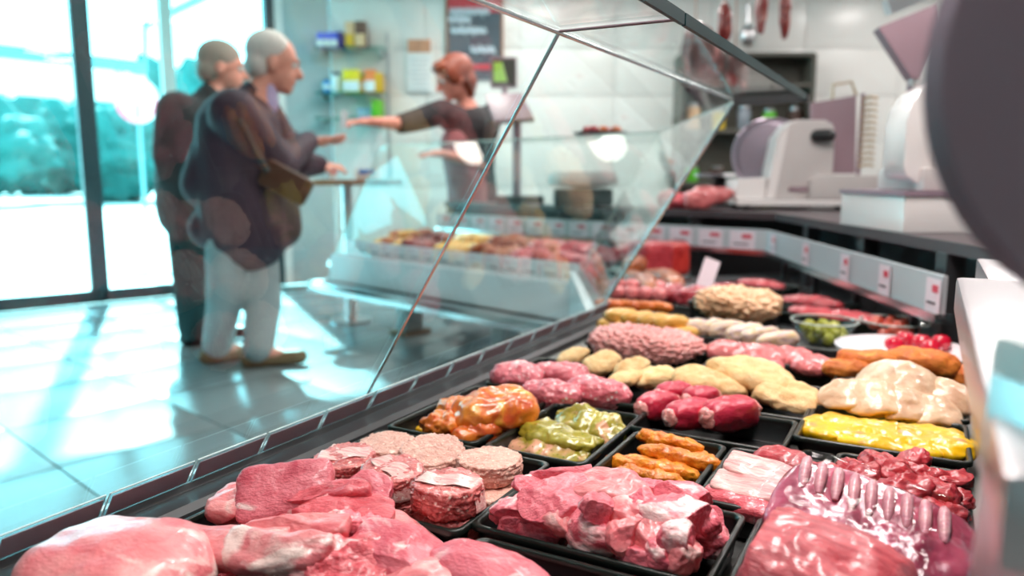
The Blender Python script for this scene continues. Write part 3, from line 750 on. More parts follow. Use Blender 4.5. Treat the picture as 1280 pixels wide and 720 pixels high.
# --- burgers
tray(.685, .935, -.752, -.445, 'black tray of raw burger patties, plain and bacon-wrapped')
def patty(px, py, z, d, h, mat, label, seed, bacon=None, tilt=(0, 0)):
    o = chunk('burger_patty', mat, (d, d, h), at(px, py, z), (tilt[0], tilt[1], RZ), seed=seed, n=26, p=2.05, amp=.05, lumps=.12, lfreq=9)
    me = o.data
    co = np.empty(len(me.vertices) * 3); me.vertices.foreach_get('co', co); co = co.reshape(-1, 3)
    # flatten the ball into a disc with a straight, crumbly side
    r = np.hypot(co[:, 0], co[:, 1]) / (d / 2); zz = co[:, 2] / (h / 2)
    R_ = np.maximum(r, np.abs(zz)); L_ = np.sqrt(r * r + zz * zz)
    k = np.where(R_ > 1e-6, L_ / np.maximum(R_, 1e-6), 1) ** .82
    co *= k[:, None]; me.vertices.foreach_set('co', co.reshape(-1)); me.update()
    tag(o, label, 'burger patty', 'burger patties in the tray')
    if bacon is not None:
        m = MB(); n = 26; rows = []
        for i in range(n + 1):
            t = -1.15 + 2.3 * i / n
            x = d * .545 * math.sin(min(max(t * 1.15, -1.5), 1.5)); zc = h * .545 if abs(t) < .75 else h * .545 - (abs(t) - .75) * h * 2.0
            rows.append([Vector((x, w_ * d * .40 + .07 * d * math.sin(3 * t + w_), zc + .0012 * math.sin(9 * t + 3 * w_))) for w_ in (-.42, -.2, .0, .2, .42)])
        Rb = Matrix.Rotation(bacon, 3, 'Z')
        vs = [Rb @ p for r_ in rows for p in r_] + [Rb @ (p - Vector((0, 0, .002))) for r_ in rows for p in r_]
        N = 5 * (n + 1); fs = []
        for i in range(n):
            for j in range(4):
                a = i * 5 + j; fs += [(a, a + 1, a + 6, a + 5), (N + a, N + a + 5, N + a + 6, N + a + 1)]
        m.add(vs, fs); b = m.build('bacon_strip', 'bacon', None, smooth=60); b.parent = o
    return o
patty(485, 562, .598, .088, .026, 'patty', 'plain grey-pink burger patty at the back next to the metal ledge', 1, tilt=(.05, 0))
patty(541, 571, .606, .092, .028, 'patty', 'broad plain burger patty between the bacon-wrapped ones and the chicken tray', 2, tilt=(.18, .1))
patty(612, 583, .608, .090, .028, 'patty', 'round plain burger patty on top of another beside the pork tray', 3)
patty(606, 622, .578, .088, .028, 'patty', 'plain burger patty at the bottom under the round one', 4)
patty(431, 580, .604, .086, .030, 'mince_red', 'bacon-wrapped burger patty touching the squared pork slab', 5, bacon=.4, tilt=(.12, 0))
patty(490, 598, .612, .086, .032, 'mince_red', 'bacon-wrapped burger patty in the middle of the tray with fatty bacon tip', 6, bacon=-.6, tilt=(.05, .05))
patty(560, 617, .616, .090, .034, 'mince_red', 'bacon-wrapped burger patty with a wide white strip on top of a stack', 7, bacon=.05)
patty(563, 650, .582, .090, .032, 'mince_red', 'red burger patty at the bottom of the bacon-wrapped stack', 8)
patty(497, 628, .578, .086, .032, 'mince_red', 'red burger patty hidden under the middle bacon-wrapped one', 9)

# --- pork pieces in the big tray
tray(.71, .895, -.449, -.166, 'large black tray heaped with pink pork goulash cuts')
g = 'pork cuts in the large tray'
pk = [  # px, py, z, size, rz, rx, ry, look
 (702, 596, .644, (.085, .05, .030), .5, .5, -.1, 'flat pink pork slab standing at the back of the heap'),
 (688, 628, .640, (.095, .06, .038), .75, .55, -.2, 'large smooth pork piece with a red cut side facing the burgers'),
 (768, 618, .642, (.115, .068, .046), .1, .35, .15, 'largest pork piece with white fat seam on top of the heap'),
 (648, 640, .618, (.07, .05, .04), 1.1, .3, 0, 'knobbly fatty pork piece over the tray side by the burgers'),
 (640, 664, .606, (.05, .04, .035), .3, .2, .3, 'small pork cube in the corner next to the burgers'),
 (672, 672, .600, (.06, .045, .035), .9, .1, .2, 'pale gristly pork bit along the front wall of the tray'),
 (712, 650, .622, (.065, .05, .035), .2, .5, .2, 'bright red pork cut face in the left half of the heap'),
 (838, 642, .640, (.095, .062, .042), .0, .3, .2, 'rounded pork piece with pale rind in the right half of the heap'),
 (858, 624, .626, (.085, .055, .034), .5, .2, .1, 'stringy white-fat pork piece at the back right of the heap'),
 (733, 682, .616, (.08, .06, .05), .4, .2, .2, 'chunky red pork piece at the front of the heap'),
 (785, 672, .628, (.095, .062, .045), -.3, .4, .1, 'white-marbled pork piece leaning over the front of the heap'),
 (800, 705, .604, (.08, .06, .05), .1, .1, .2, 'wet pork piece low down at the front wall'),
 (842, 690, .622, (.045, .04, .065), .2, .2, .1, 'pork piece with a white sinew hanging to the tray wall'),
 (886, 660, .620, (.09, .05, .036), .7, .4, .1, 'pink pork strip at the right wall of the tray'),
 (878, 695, .614, (.07, .045, .05), 1.2, .2, .2, 'fatty pork strip in the right front corner of the tray'),
 (905, 680, .598, (.06, .05, .04), .5, .1, .1, 'small pork cut wedged into the right wall'),
 (760, 645, .604, (.12, .10, .06), .2, .0, .0, 'broad pork cut under the middle of the heap'),
 (830, 665, .596, (.12, .09, .06), .2, .0, .0, 'broad pork cut under the right half of the heap'),
 (690, 650, .598, (.10, .09, .05), .2, .0, .0, 'broad pork cut under the left half of the heap'),
 (812, 614, .624, (.05, .035, .03), .2, .2, .0, 'thin pork flap at the back wall of the tray'),
 (745, 640, .646, (.055, .04, .03), 1.3, .6, .3, 'small folded pork scrap beside the largest piece'),
 (805, 640, .640, (.06, .045, .03), -.7, .5, .3, 'pork scrap with a red face between the largest and the rounded piece'),
 (765, 690, .626, (.055, .04, .035), .9, .3, -.3, 'pale pork knob above the front wall'),
 (665, 612, .634, (.055, .045, .03), 1.4, .4, .2, 'thin pork edge behind the large smooth piece'),
 (872, 648, .626, (.06, .04, .03), -.5, .4, .2, 'pale curled pork trim on the right of the heap'),
 (820, 712, .612, (.05, .04, .04), .5, .3, .3, 'wet red pork scrap at the front wall'),
]
for i, (px, py, z, s, rz, rx, ry, lb) in enumerate(pk):
    o = put('pork_piece', lb, 'meat', g, ('pork', 'pork', 'pork_pale', 'pork')[i % 4], px, py, z - .006, tuple(c * .92 for c in s), rz, rx, ry, seed=60 + i, n=28, p=3.0, amp=.13, freq=1.3, cuts=3, cutd=(.5, .85), fatty=.42, lumps=.018, lfreq=7, bend=(.0, .15, -.15, .25)[i % 4])
    q = o.location; uu = q.x * sT + q.y * cT; vv = q.x * cT - q.y * sT; hm = max(s) * .40     # keep it inside the tray walls
    o.location = W(min(max(uu, .716 + hm), .895 - hm), min(max(vv, -.443 + hm), -.174 - hm), q.z)

# --- tray at the lower edge
tray(.44, .695, -.422, -.168, 'black tray of whole pork fillets in front of the large pork tray')
put('pork_fillet', 'smooth long pork fillet in front of the large pork tray', 'meat', 'pork fillets', 'pork', 612, 728, .600, (.16, .075, .06), -.15, .1, 0, seed=91, n=20, p=2.3, amp=.10, fatty=.2)
put('pork_fillet', 'rounded pork fillet end in the corner beside the thick pork steak', 'meat', 'pork fillets', 'pork_pale', 548, 735, .592, (.12, .06, .05), .6, 0, 0, seed=92, n=18, p=2.3, amp=.12, fatty=.3)

# --- marinated chicken and steaks
tray(.945, 1.235, -.756, -.582, 'black tray with orange marinated chicken pieces by the metal ledge')
g = 'marinated chicken pieces'
put('chicken_leg', 'large glossy orange marinated chicken thigh on top', 'chicken', g, 'orange_chicken', 618, 513, .618, (.15, .105, .062), .9, .15, -.1, seed=101, n=24, p=2.4, amp=.15, freq=1.5)
put('chicken_leg', 'folded orange chicken wing joint at the near end of the tray', 'chicken', g, 'orange_chicken', 558, 532, .598, (.085, .06, .045), .3, 0, 0, seed=102, n=20, p=2.2, amp=.25, freq=1.8)
put('chicken_leg', 'reddish chicken drumstick under the large thigh', 'chicken', g, 'orange_chicken', 600, 541, .594, (.10, .05, .045), 1.0, 0, 0, seed=103, n=20, p=2.2, amp=.18, freq=1.6)
put('chicken_leg', 'pink-edged chicken piece behind the wing joint', 'chicken', g, 'orange_chicken', 572, 512, .606, (.075, .055, .04), .5, .2, 0, seed=104, n=20, p=2.2, amp=.22)
put('chicken_leg', 'small yellow chicken tip in the tray corner', 'chicken', g, 'yellow_marinade', 530, 537, .570, (.04, .028, .02), .3, 0, 0, seed=105, n=12, amp=.2)
tray(.945, 1.205, -.570, -.402, 'black tray with green herb-marinated steaks')
g = 'herb-marinated steaks'
put('herb_steak', 'green herb-marinated steak lying on top across the tray', 'meat', g, 'herb_steak', 700, 545, .592, (.135, .075, .030), -.05, .1, .05, seed=111, n=22, p=3, amp=.2, freq=1.6, cuts=1, fatty=.5)
put('herb_steak', 'green herb-marinated steak curled up at the far end', 'meat', g, 'herb_steak', 738, 533, .588, (.13, .07, .034), -.1, .5, .1, seed=112, n=22, p=2.8, amp=.25, freq=1.6, fatty=.5, droop=.1)
put('herb_steak', 'herb-marinated steak with pink meat showing at the near wall', 'meat', g, 'herb_steak', 688, 564, .576, (.135, .07, .028), -.05, .1, 0, seed=113, n=22, p=2.8, amp=.2, freq=1.6, fatty=.8)
put('herb_steak', 'curled herb-marinated steak tip under the far one', 'meat', g, 'herb_steak', 712, 522, .584, (.05, .03, .03), .4, .2, 0, seed=114, n=16, amp=.2, fatty=.3)
tray(.925, 1.125, -.390, -.242, 'black tray with bright orange spiced meat strips')
g = 'orange spiced strips'
for i, (px, py, z, L_, rz, lb) in enumerate(((812, 597, .584, .10, .05, 'slim orange spiced strip against the near wall of its tray'), (824, 586, .586, .115, .05, 'orange spiced strip across the near end of its tray'), (848, 572, .598, .125, .0, 'thick orange spiced strip on top in the middle'),
        (836, 553, .600, .11, -.05, 'orange spiced strip at the back with knobbly end'), (790, 582, .584, .085, .1, 'short orange spiced strip at the wall by the pork heap'), (878, 575, .584, .07, -.5, 'bent orange spiced strip against the far side wall'))):
    put('spiced_strip', lb, 'meat', g, 'spiced_strip', px, py, z, (L_, .029, .026), rz, 0, .04, seed=120 + i, n=20, p=2.4, amp=.16, freq=2.2, lumps=.06, lfreq=10, bend=.12)

# --- roulades
tray(1.135, 1.30, -.412, -.165, 'black tray half filled with red beef roulades')
g = 'beef roulades'
def roulade(px, py, z, L_, d, rz, label, seed):
    p = at(px, py, z); e = empty('beef_roulade', p, label, 'roulade', g)
    r = Euler((0, 0, RZ + rz))
    chunk('rolled_slice', 'roulade', (L_, d, d), p, r, seed=seed, n=18, p=3.2, amp=.09, freq=1.2, parent=e)
    x = Vector((1, 0, 0)); x.rotate(r)
    for s in (-1, 1):
        chunk('stuffing', 'mince_pink', (.02, d * .66, d * .62), p + x * s * L_ * .47, r, seed=seed + 50 + s, n=10, p=2.2, amp=.2, lumps=.1, parent=e)
for i, (px, py, z, L_, d, rz, lb) in enumerate(((822, 507, .600, .085, .048, 1.15, 'red beef roulade at the end of the row by the minced bundles'), (862, 517, .604, .095, .050, 1.05, 'middle red beef roulade showing its stuffing'),
        (912, 517, .606, .108, .056, .98, 'largest red beef roulade at the open end of the row'), (842, 492, .606, .07, .044, 1.0, 'small red beef roulade lying behind the first two'), (876, 499, .604, .07, .046, 1.0, 'red beef roulade behind the middle one'))):
    roulade(px, py, z, L_, d, rz, lb, 140 + i)

# --- netted mince and breaded cutlets further along
tray(1.25, 1.50, -.752, -.425, 'black tray shared by netted mince rolls and pale schnitzels')
g = 'netted mince rolls'
for i, (px, py, s, rz, lb) in enumerate(((648, 472, (.115, .085, .06), .2, 'netted pink mince roll against the metal ledge'), (700, 472, (.13, .08, .062), .1, 'netted pink mince roll in the middle'), (748, 490, (.13, .075, .056), -.1, 'netted pink mince roll next to the roulades'), (690, 492, (.12, .07, .05), .0, 'netted pink mince roll lying lowest above the steak tray'))):
    put('mince_roll', lb, 'mince roll', g, 'net_mince', px, py, .606, s, rz, seed=160 + i, n=22, p=2.4, amp=.14, lumps=.05, lfreq=9)
g = 'pale raw schnitzels'
for i, (px, py, s, rz, lb) in enumerate(((716, 446, (.10, .05, .03), .1, 'pale schnitzel at the end by the metal ledge'), (752, 454, (.11, .07, .034), .3, 'rounded pale schnitzel second from the ledge'), (790, 460, (.10, .06, .034), .1, 'pale schnitzel in the middle with a curled flap'),
        (818, 472, (.10, .07, .034), -.3, 'pale schnitzel at the wall next to the breaded cutlets'), (780, 474, (.09, .05, .024), -.1, 'thin pale schnitzel tucked beside the mince'))):
    put('schnitzel', lb, 'schnitzel', g, 'breaded_pale', px, py, .604, (s[0] * .86, s[1] * .95, s[2]), rz + .95, .1, -.25, seed=170 + i, n=18, p=2.5, amp=.14)
tray(1.31, 1.51, -.415, -.150, 'black tray of large pale breaded cutlets')
g = 'large breaded cutlets'
for i, (px, py, z, s, rz, lb) in enumerate(((886, 478, .612, (.14, .10, .04), .3, 'large pale breaded cutlet next to the schnitzels'), (938, 468, .624, (.16, .10, .045), -.2, 'large pale breaded cutlet on top with a folded side'), (984, 495, .604, (.12, .10, .036), -.2, 'flat pale breaded cutlet at the side of the yellow tray'))):
    put('breaded_cutlet', lb, 'cutlet', g, 'breaded_pale', px, py, z, s, rz, .12, .12, seed=180 + i, n=22, p=2.7, amp=.18)

# --- red meat and bacon, chopped beef
tray(.91, 1.125, -.238, -.101, 'black tray with bacon slabs on red pork steaks')
g = 'steaks and bacon slabs'
put('bacon_slab', 'pale streaky bacon slab lying on top of the red steaks', 'bacon', g, 'bacon', 948, 588, .620, (.085, .05, .016), -.1, .25, .1, seed=191, n=18, p=5, amp=.1)
put('bacon_slab', 'pale streaky bacon slab below the upper one', 'bacon', g, 'bacon', 935, 608, .610, (.09, .05, .014), -.05, .25, 0, seed=192, n=18, p=5, amp=.1)
put('pork_steak', 'red pork steak standing behind the bacon slabs', 'meat', g, 'beef', 978, 576, .616, (.075, .045, .03), -.2, .3, 0, seed=193, n=16, amp=.12)
put('pork_steak', 'red pork steak under the lower bacon slab', 'meat', g, 'pork_red', 928, 622, .598, (.095, .06, .026), .0, .1, 0, seed=194, n=16, amp=.12)
put('pork_steak', 'scored red pork steak at the near wall of its tray', 'meat', g, 'pork_red', 938, 634, .592, (.085, .05, .03), -.1, .1, 0, seed=195, n=18, amp=.12, lumps=.05, lfreq=14)
put('pork_steak', 'dark red steak edge against the chopped beef tray', 'meat', g, 'beef', 1008, 592, .594, (.07, .05, .03), -.6, .1, 0, seed=196, n=16, amp=.12)
tray(.925, 1.178, -.096, .072, 'black tray of chopped red beef')
g = 'chopped beef pieces'
rb_ = random.Random(4)
bl = ['at the back wall', 'at the back beside the yellow tray', 'on top in the middle', 'with a pale fat edge', 'with a shiny cut face', 'folded over', 'near the rear wall of the case', 'at the side wall', 'half under the film pack',
      'next to the bacon tray', 'curled at the corner', 'lowest at the side wall', 'small and dark', 'thin and flat', 'behind the film pack', 'wedged in the far corner', 'beneath the middle ones']
for i, (px, py, z) in enumerate(((1065, 588, .612), (1100, 580, .616), (1120, 592, .622), (1155, 590, .612), (1180, 600, .606), (1085, 600, .614), (1130, 612, .618), (1165, 618, .612), (1190, 625, .602), (1058, 606, .600), (1045, 595, .600), (1185, 645, .598), (1190, 670, .592), (1150, 640, .600), (1100, 615, .604), (1140, 578, .606), (1120, 610, .590))):
    put('beef_piece', 'chopped red beef piece ' + bl[i], 'meat', g, 'beef', px, py, z, (rb_.uniform(.045, .075), rb_.uniform(.035, .05), rb_.uniform(.025, .036)), rb_.uniform(-1, 1), rb_.uniform(-.4, .5), rb_.uniform(-.3, .3), seed=200 + i, n=16, p=2.7, amp=.22, freq=1.7, cuts=2, fatty=.3)

# --- roast and vacuum packed ribs in front
tray(.60, .90, -.155, .072, 'black tray carrying the big red roast and the film-packed ribs')
put('beef_roast', 'big glossy red roast with a straight cut end beside the large pork tray', 'meat', None, 'roast', 1020, 722, .634, (.165, .12, .085), -.10, .12, .12, seed=221, flat=(((-1, 0, .12), .72),), n=34, p=3.0, amp=.10, freq=1.3, lumps=.02, lfreq=8, fatty=.12)
rp = at(1085, 664, .642); re_ = empty('rib_pack', rp, 'purple-pink rack of ribs sealed in wrinkled clear film', 'ribs')
rr = Euler((.42, .16, RZ - .16)); RM = rr.to_matrix()
chunk('rack_meat', 'rib_meat', (.20, .125, .045), rp, rr, seed=225, n=26, p=3.2, amp=.12, parent=re_)
for i in range(9):
    x = -.080 + i * .0170
    a = rp + RM @ Vector((x, .048, .019)); m_ = rp + RM @ Vector((x + .004, .028, .0255)); b = rp + RM @ Vector((x + .010, .002, .0235))
    MB().tube([a, (a + m_) / 2 + RM @ Vector((0, 0, .003)), m_, (m_ + b) / 2 + RM @ Vector((0, 0, .002)), b], [.004, .0058, .0062, .0056, .003], n=10).build('rib', 'rib_bone', re_, smooth=70)
chunk('film', 'film', (.214, .137, .056), rp + Vector((0, 0, .002)), rr, seed=226, n=34, p=4.0, amp=.12, lumps=.035, lfreq=9, parent=re_)
p2 = at(1148, 705, .625)
o = chunk('packed_meat', 'rib_meat', (.11, .09, .07), p2, (0, .2, RZ), seed=228, n=22, p=2.4, amp=.15)
tag(o, 'dark purple meat joint under shiny film beside the rib rack', 'meat')
chunk('film', 'film', (.118, .098, .078), p2, (0, .2, RZ), seed=229, n=28, p=2.6, amp=.16, lumps=.05, lfreq=11, parent=o)

# --- yellow, cutlets, golden breaded
tray(1.212, 1.412, -.166, .080, 'black tray of flat meat in bright yellow marinade')
g = 'yellow marinated fillets'
for i, (px, py, s, rz, lb) in enumerate(((1048, 537, (.115, .12, .03), .0, 'yellow marinated fillet next to the roulade tray'), (1100, 545, (.12, .12, .034), .3, 'yellow marinated fillet in the middle of its tray'), (1165, 553, (.13, .12, .032), -.2, 'yellow marinated fillet at the rear wall of the case'), (1110, 558, (.15, .06, .026), .0, 'yellow marinated fillet strip along the near wall'))):
    put('yellow_fillet', lb, 'meat', g, 'yellow_marinade', px, py, .588, s, rz, seed=240 + i, n=22, p=2.8, amp=.16)
tray(1.43, 1.62, -.150, .085, 'black tray of overlapping pale poultry slices')
g = 'pale poultry slices'
for i, (px, py, z, s, rz, rx, lb) in enumerate(((1120, 476, .640, (.15, .10, .026), -.1, .55, 'topmost pale poultry slice arched over the others'), (1068, 494, .622, (.12, .08, .024), .5, .5, 'pale poultry slice sloping down to the tray side'),
        (1100, 500, .622, (.12, .08, .024), .4, .6, 'second pale poultry slice of the overlapping row'), (1130, 508, .614, (.12, .08, .024), .3, .6, 'third pale poultry slice of the overlapping row'),
        (1160, 514, .608, (.12, .08, .022), .2, .5, 'lowest pale poultry slice at the tray wall'), (1172, 494, .620, (.13, .08, .03), -.5, .5, 'pale poultry slice drooping at the rear wall'), (1110, 515, .590, (.20, .10, .03), 0, .2, 'broad pale poultry slice beneath the row'))):
    put('poultry_slice', lb, 'poultry', g, 'poultry_pale', px, py, z, (s[0] * .95, s[1] * .85, s[2] * .72), rz, rx, 0, seed=250 + i, n=24, p=3.2, amp=.13, freq=1.3, droop=.45, bend=.15)
tray(1.64, 1.84, -.145, .085, 'black tray of golden breaded rolls')
g = 'golden breaded rolls'
for i, (px, py, z, s, rz, lb) in enumerate(((1085, 450, .625, (.12, .06, .045), .1, 'golden breaded roll lying towards the olive bowl'), (1062, 462, .608, (.11, .06, .04), .3, 'golden breaded roll lowest at the tray side'), (1150, 452, .630, (.14, .07, .055), -.1, 'large golden breaded roll in front of the tomatoes'), (1185, 468, .606, (.12, .07, .05), -.3, 'dark golden breaded roll at the rear wall'))):
    put('breaded_roll', lb, 'breaded roll', g, 'breaded_gold', px, py, z, s, rz, seed=260 + i, n=18, p=2.5, amp=.14)

# --- white platter with tomatoes, bowls
pc = at(1130, 432, .60)
pe = empty('serving_platter', Z(pc, ZD), 'white oval platter with tomatoes behind the golden breaded rolls', 'platter')
pl = MB().lathe([(.05, 0), (.10, .006), (.145, .03), (.155, .048), (.150, .048), (.14, .032), (.09, .012), (.0, .011)], Z(pc, ZD), n=36).build('dish', 'porcelain', pe, smooth=50)
for i, (px, py) in enumerate(((1132, 424), (1152, 428), (1176, 428), (1164, 434), (1118, 430))):
    o = chunk('tomato', 'tomato', (.045, .045, .04), at(px, py, .598), seed=270 + i, n=12, p=2.1, amp=.06)
    tag(o, 'small shiny red tomato on the white platter', 'tomato', 'tomatoes on the platter')
def bowl(px, py, r, h, label, fill, flabel, bits):
    c = at(px, py, ZD + h * .6); c.z = ZD
    e = empty('glass_bowl', c, label, 'bowl')
    MB().lathe([(r * .45, .0), (r * .5, .004), (r * .82, h * .55), (r * 1.0, h), (r * .97, h), (r * .79, h * .56), (r * .46, .008), (.0, .008)], c, n=36).build('bowl_wall', 'bowl_glass', e, smooth=60)
    MB().tube([c + Vector((r * .99 * math.cos(t * .2244), r * .99 * math.sin(t * .2244), h)) for t in range(29)], .0022, n=6).build('rim', 'glass_edge_pale', e)
    for i in range(bits):
        a = i * 2.4; q = r * .62 * math.sqrt((i + .5) / bits)
        o = chunk(fill[0], fill[1], (fill[2],) * 3, c + Vector((q * math.cos(a), q * math.sin(a), h * .34 + .012 * ((i * 7) % 3))), (i, i, i), seed=280 + i, n=8, p=2.1, amp=.12)
        tag(o, flabel, fill[0].split('_')[-1], fill[0] + 's in the bowl')
bowl(1030, 412, .088, .066, 'clear glass bowl of green olives beside the golden breaded rolls', ('green_olive', 'olive_green', .032), 'green olive in the clear glass bowl', 22)
bowl(1118, 410, .092, .052, 'wide clear glass bowl of red pickles under the grey rail', ('red_pickle', 'red_pickle', .034), 'red pickled piece in the wide glass bowl', 18)

# --- trays at the far end and around the corner
tray(1.70, 1.90, -.735, -.430, 'black tray of pale pink minced meat near the glass corner', turn=.06)
def heap(name, label, mat, c, size, seed, rz=0.0, lf=9, lumps=.18, group=None, cat='minced meat', n=34):
    o = chunk(name, mat, size, c, (0, 0, RZ + rz), seed=seed, n=n, p=2.3, amp=.10, lumps=lumps, lfreq=lf)
    return tag(o, label, cat, group)
heap('minced_heap', 'heap of coarse pink mince in a long black tray', 'mince_pink', at(806, 430, .605), (.28, .17, .075), 301, .0, lf=15, lumps=.22, n=48)
tray(1.53, 1.70, -.41, -.14, 'black tray of smooth pink turkey steaks')
g = 'pink turkey steaks'
for i, (px, py, s, lb) in enumerate(((915, 440, (.12, .08, .04), 'pink turkey steak next to the mince tray'), (955, 445, (.12, .09, .04), 'pink turkey steak in the middle'), (985, 447, (.11, .08, .04), 'rounded pink turkey steak third in the row'), (1015, 456, (.09, .08, .035), 'pink turkey steak at the end towards the olive bowl'), (945, 455, (.12, .05, .03), 'pink turkey steak half under the breaded cutlet'))):
    put('turkey_steak', lb, 'meat', g, 'sausage_pink', px, py, .604, s, -.1, .2, 0, seed=310 + i, n=16, p=2.4, amp=.14)
tray(1.93, 2.10, -.735, -.42, 'black tray of yellow and orange sausages in the glass corner', turn=.05)
g = 'yellow sausages'
for i in range(9):
    row, col = divmod(i, 5)
    o = chunk('yellow_sausage', 'sausage_yellow', (.095, .05, .044), at(768 + col * 21 + row * 9, 406 + col * 3 - row * 11, .60 + row * .026), (0, 0, RZ + .75), seed=320 + i, n=12, p=2.6, amp=.08, bend=.15)
    tag(o, 'plump yellow sausage in the corner tray', 'sausage', g)
for i in range(4):
    o = chunk('orange_sausage', 'sausage_orange', (.10, .04, .036), at(762 + i * 20, 381 + i * 1, .606), (0, 0, RZ - .1), seed=335 + i, n=12, p=2.6, amp=.08)
    tag(o, 'orange sausage lying behind the yellow ones', 'sausage', 'orange sausages')
tray(2.12, 2.34, -.72, -.42, 'black tray of round pink knackwurst in the glass corner', turn=.05)
for i in range(8):
    row, col = divmod(i, 4)
    o = chunk('round_sausage', 'sausage_pink', (.06, .055, .055), at(772 + col * 17, 366 - row * 9 + col, .602 + row * .01), (0, 0, RZ), seed=340 + i, n=12, p=2.2, amp=.08)
    tag(o, 'short round pink sausage behind the orange ones', 'sausage', 'round pink sausages')
g = 'wrapped pale rolls'
wl = ['nearest the mince tray', 'leaning on the first one', 'second in the slanting row', 'in the middle of the slanting row', 'with a pink edge', 'next to the last one', 'at the end beside the olive bowl']
tray(1.74, 1.90, -.40, -.14, 'black tray of pale wrapped rolls behind the turkey steaks')
for i, (px, py) in enumerate(((838, 408), (862, 410), (886, 410), (908, 412), (930, 416), (950, 420), (972, 426))):
    put('wrapped_roll', 'pale cream and lilac wrapped roll ' + wl[i], 'roll', g, 'wrapped_roll', px, py, .612, (.10, .042, .045), .55, 0, -.15, seed=350 + i, n=16, p=2.8, amp=.12)
bx_ = at(925, 398, .60)
tray_at(Z(bx_, ZD) + Vector((.02, .12, 0)), .26, .17, RZ + .05, 'deep black bin of pale shredded meat', h=.085)
heap('shredded_heap', 'tall heap of pale peach shredded meat in the deep bin', 'pale_shred', at(922, 379, .645), (.235, .17, .09), 360, .05, lf=11, lumps=.25, cat='shredded meat')
# film-wrapped packs with a paper label
for i, (px, py, s, lb) in enumerate(((868, 372, (.13, .09, .07), 'film-wrapped red meat pack with glints beside the shredded heap'), (842, 366, (.09, .09, .06), 'small film-wrapped pink pack beside the round sausages'), (905, 362, (.12, .08, .05), 'film-wrapped red meat pack behind the shredded heap'))):
    p = at(px, py, .60)
    o = chunk('wrapped_meat', 'beef', s, p, (0, 0, RZ + .4 * i), seed=370 + i, n=16, p=2.4, amp=.2); tag(o, lb, 'meat', 'film-wrapped packs')
    chunk('film', 'film', tuple(x * 1.12 for x in s), p, (0, 0, RZ + .4 * i), seed=380 + i, n=20, p=2.6, amp=.22, lumps=.08, lfreq=8, parent=o)
pb = at(884, 358, .62)
tg = MB().box((0, 0, .04), (.055, .004, .12), Euler((-.35, .35, 0)).to_matrix()).build('paper_slip', 'label_card', None); tg.location = pb; tg.rotation_euler = (0, 0, -.1)
tag(tg, 'upright pale pink paper slip stuck in the wrapped packs', 'label')
# red ham cubes
for i, (px, py, s, lb) in enumerate(((812, 325, (.16, .16, .17), 'pinkish red block of ham in the corner of the case'), (838, 322, (.13, .14, .16), 'orange-red block of ham beside the pinkish one'))):
    p = at(px, py + 18, .565); p.z = ZD + s[2] / 2
    o = chunk('ham_block', ('beef', 'ham_cube')[i], s, p, (0, 0, .5 + .2 * i), seed=390 + i, n=16, p=7, amp=.04); tag(o, lb, 'ham', 'ham blocks')
p = at(795, 342, .58); o = chunk('red_ball_sausage', 'tomato', (.10, .09, .09), p, seed=395, n=14, p=2.1, amp=.06); tag(o, 'shiny red ball-shaped sausage before the ham blocks', 'sausage')
# dark trays in the recess under the rail
for i, (px, py, L_, m, lb) in enumerate(((950, 352, .20, 'beef', 'heap of dark pink meat strips under the rail near the ham blocks'), (1015, 374, .20, 'beef', 'heap of dark red meat in shade under the grey rail'), (1045, 391, .30, 'beef', 'row of dark red sausages in shade behind the glass bowls'))):
    c = at(px, py + 4, .585)
    tray_at(Z(c, ZD), L_ + .08, .15, RZ - .35, ('black tray in the shade under the rail beside the ham blocks', 'black tray in the shade under the middle of the rail', 'black tray in the shade behind the glass bowls')[i], h=.04)
    heap('dark_meat_heap', lb, m, c, (L_, .10, .04), 400 + i, -.35, lf=7, lumps=.2, group='meat heaps under the rail', cat='meat', n=20)

# ------------------------------------------------------------------ goods in the far case
def F2(t, o, z): return Z(B2 + DIR2 * t + V2 * o, z + ZF)     # t along the far case, o inwards
rz2 = math.radians(135)
rnd = random.Random(21)
spec = [  # t0, t1, kind
 (.04, .34, 'red_steaks'), (.36, .66, 'red_steaks'), (.68, .98, 'roasts'), (1.00, 1.28, 'wursts'), (1.30, 1.58, 'salamis'), (1.60, 1.90, 'mixed')]
names = {'red_steaks': ('raw_steak', 'pork_red', 'steak', 'red raw steak hanging over a tray edge in the far case'), 'roasts': ('small_roast', 'smoked', 'meat', 'brown smoked roast in the far case'),
         'wursts': ('pale_wurst', 'sausage_yellow', 'sausage', 'pale yellow sausage lying in the far case'), 'salamis': ('salami', 'salami', 'salami', 'dark red salami lying in the far case'), 'mixed': ('smoked_sausage', 'smoked', 'sausage', 'short smoked sausage at the end of the far case')}
tlab = ['first black tray of red steaks next to the glass corner of the far case', 'second black tray of red steaks in the far case', 'black tray of smoked roasts in the far case', 'black tray of pale sausages in the far case', 'black tray of salamis in the far case', 'black tray of short smoked sausages at the payment end']
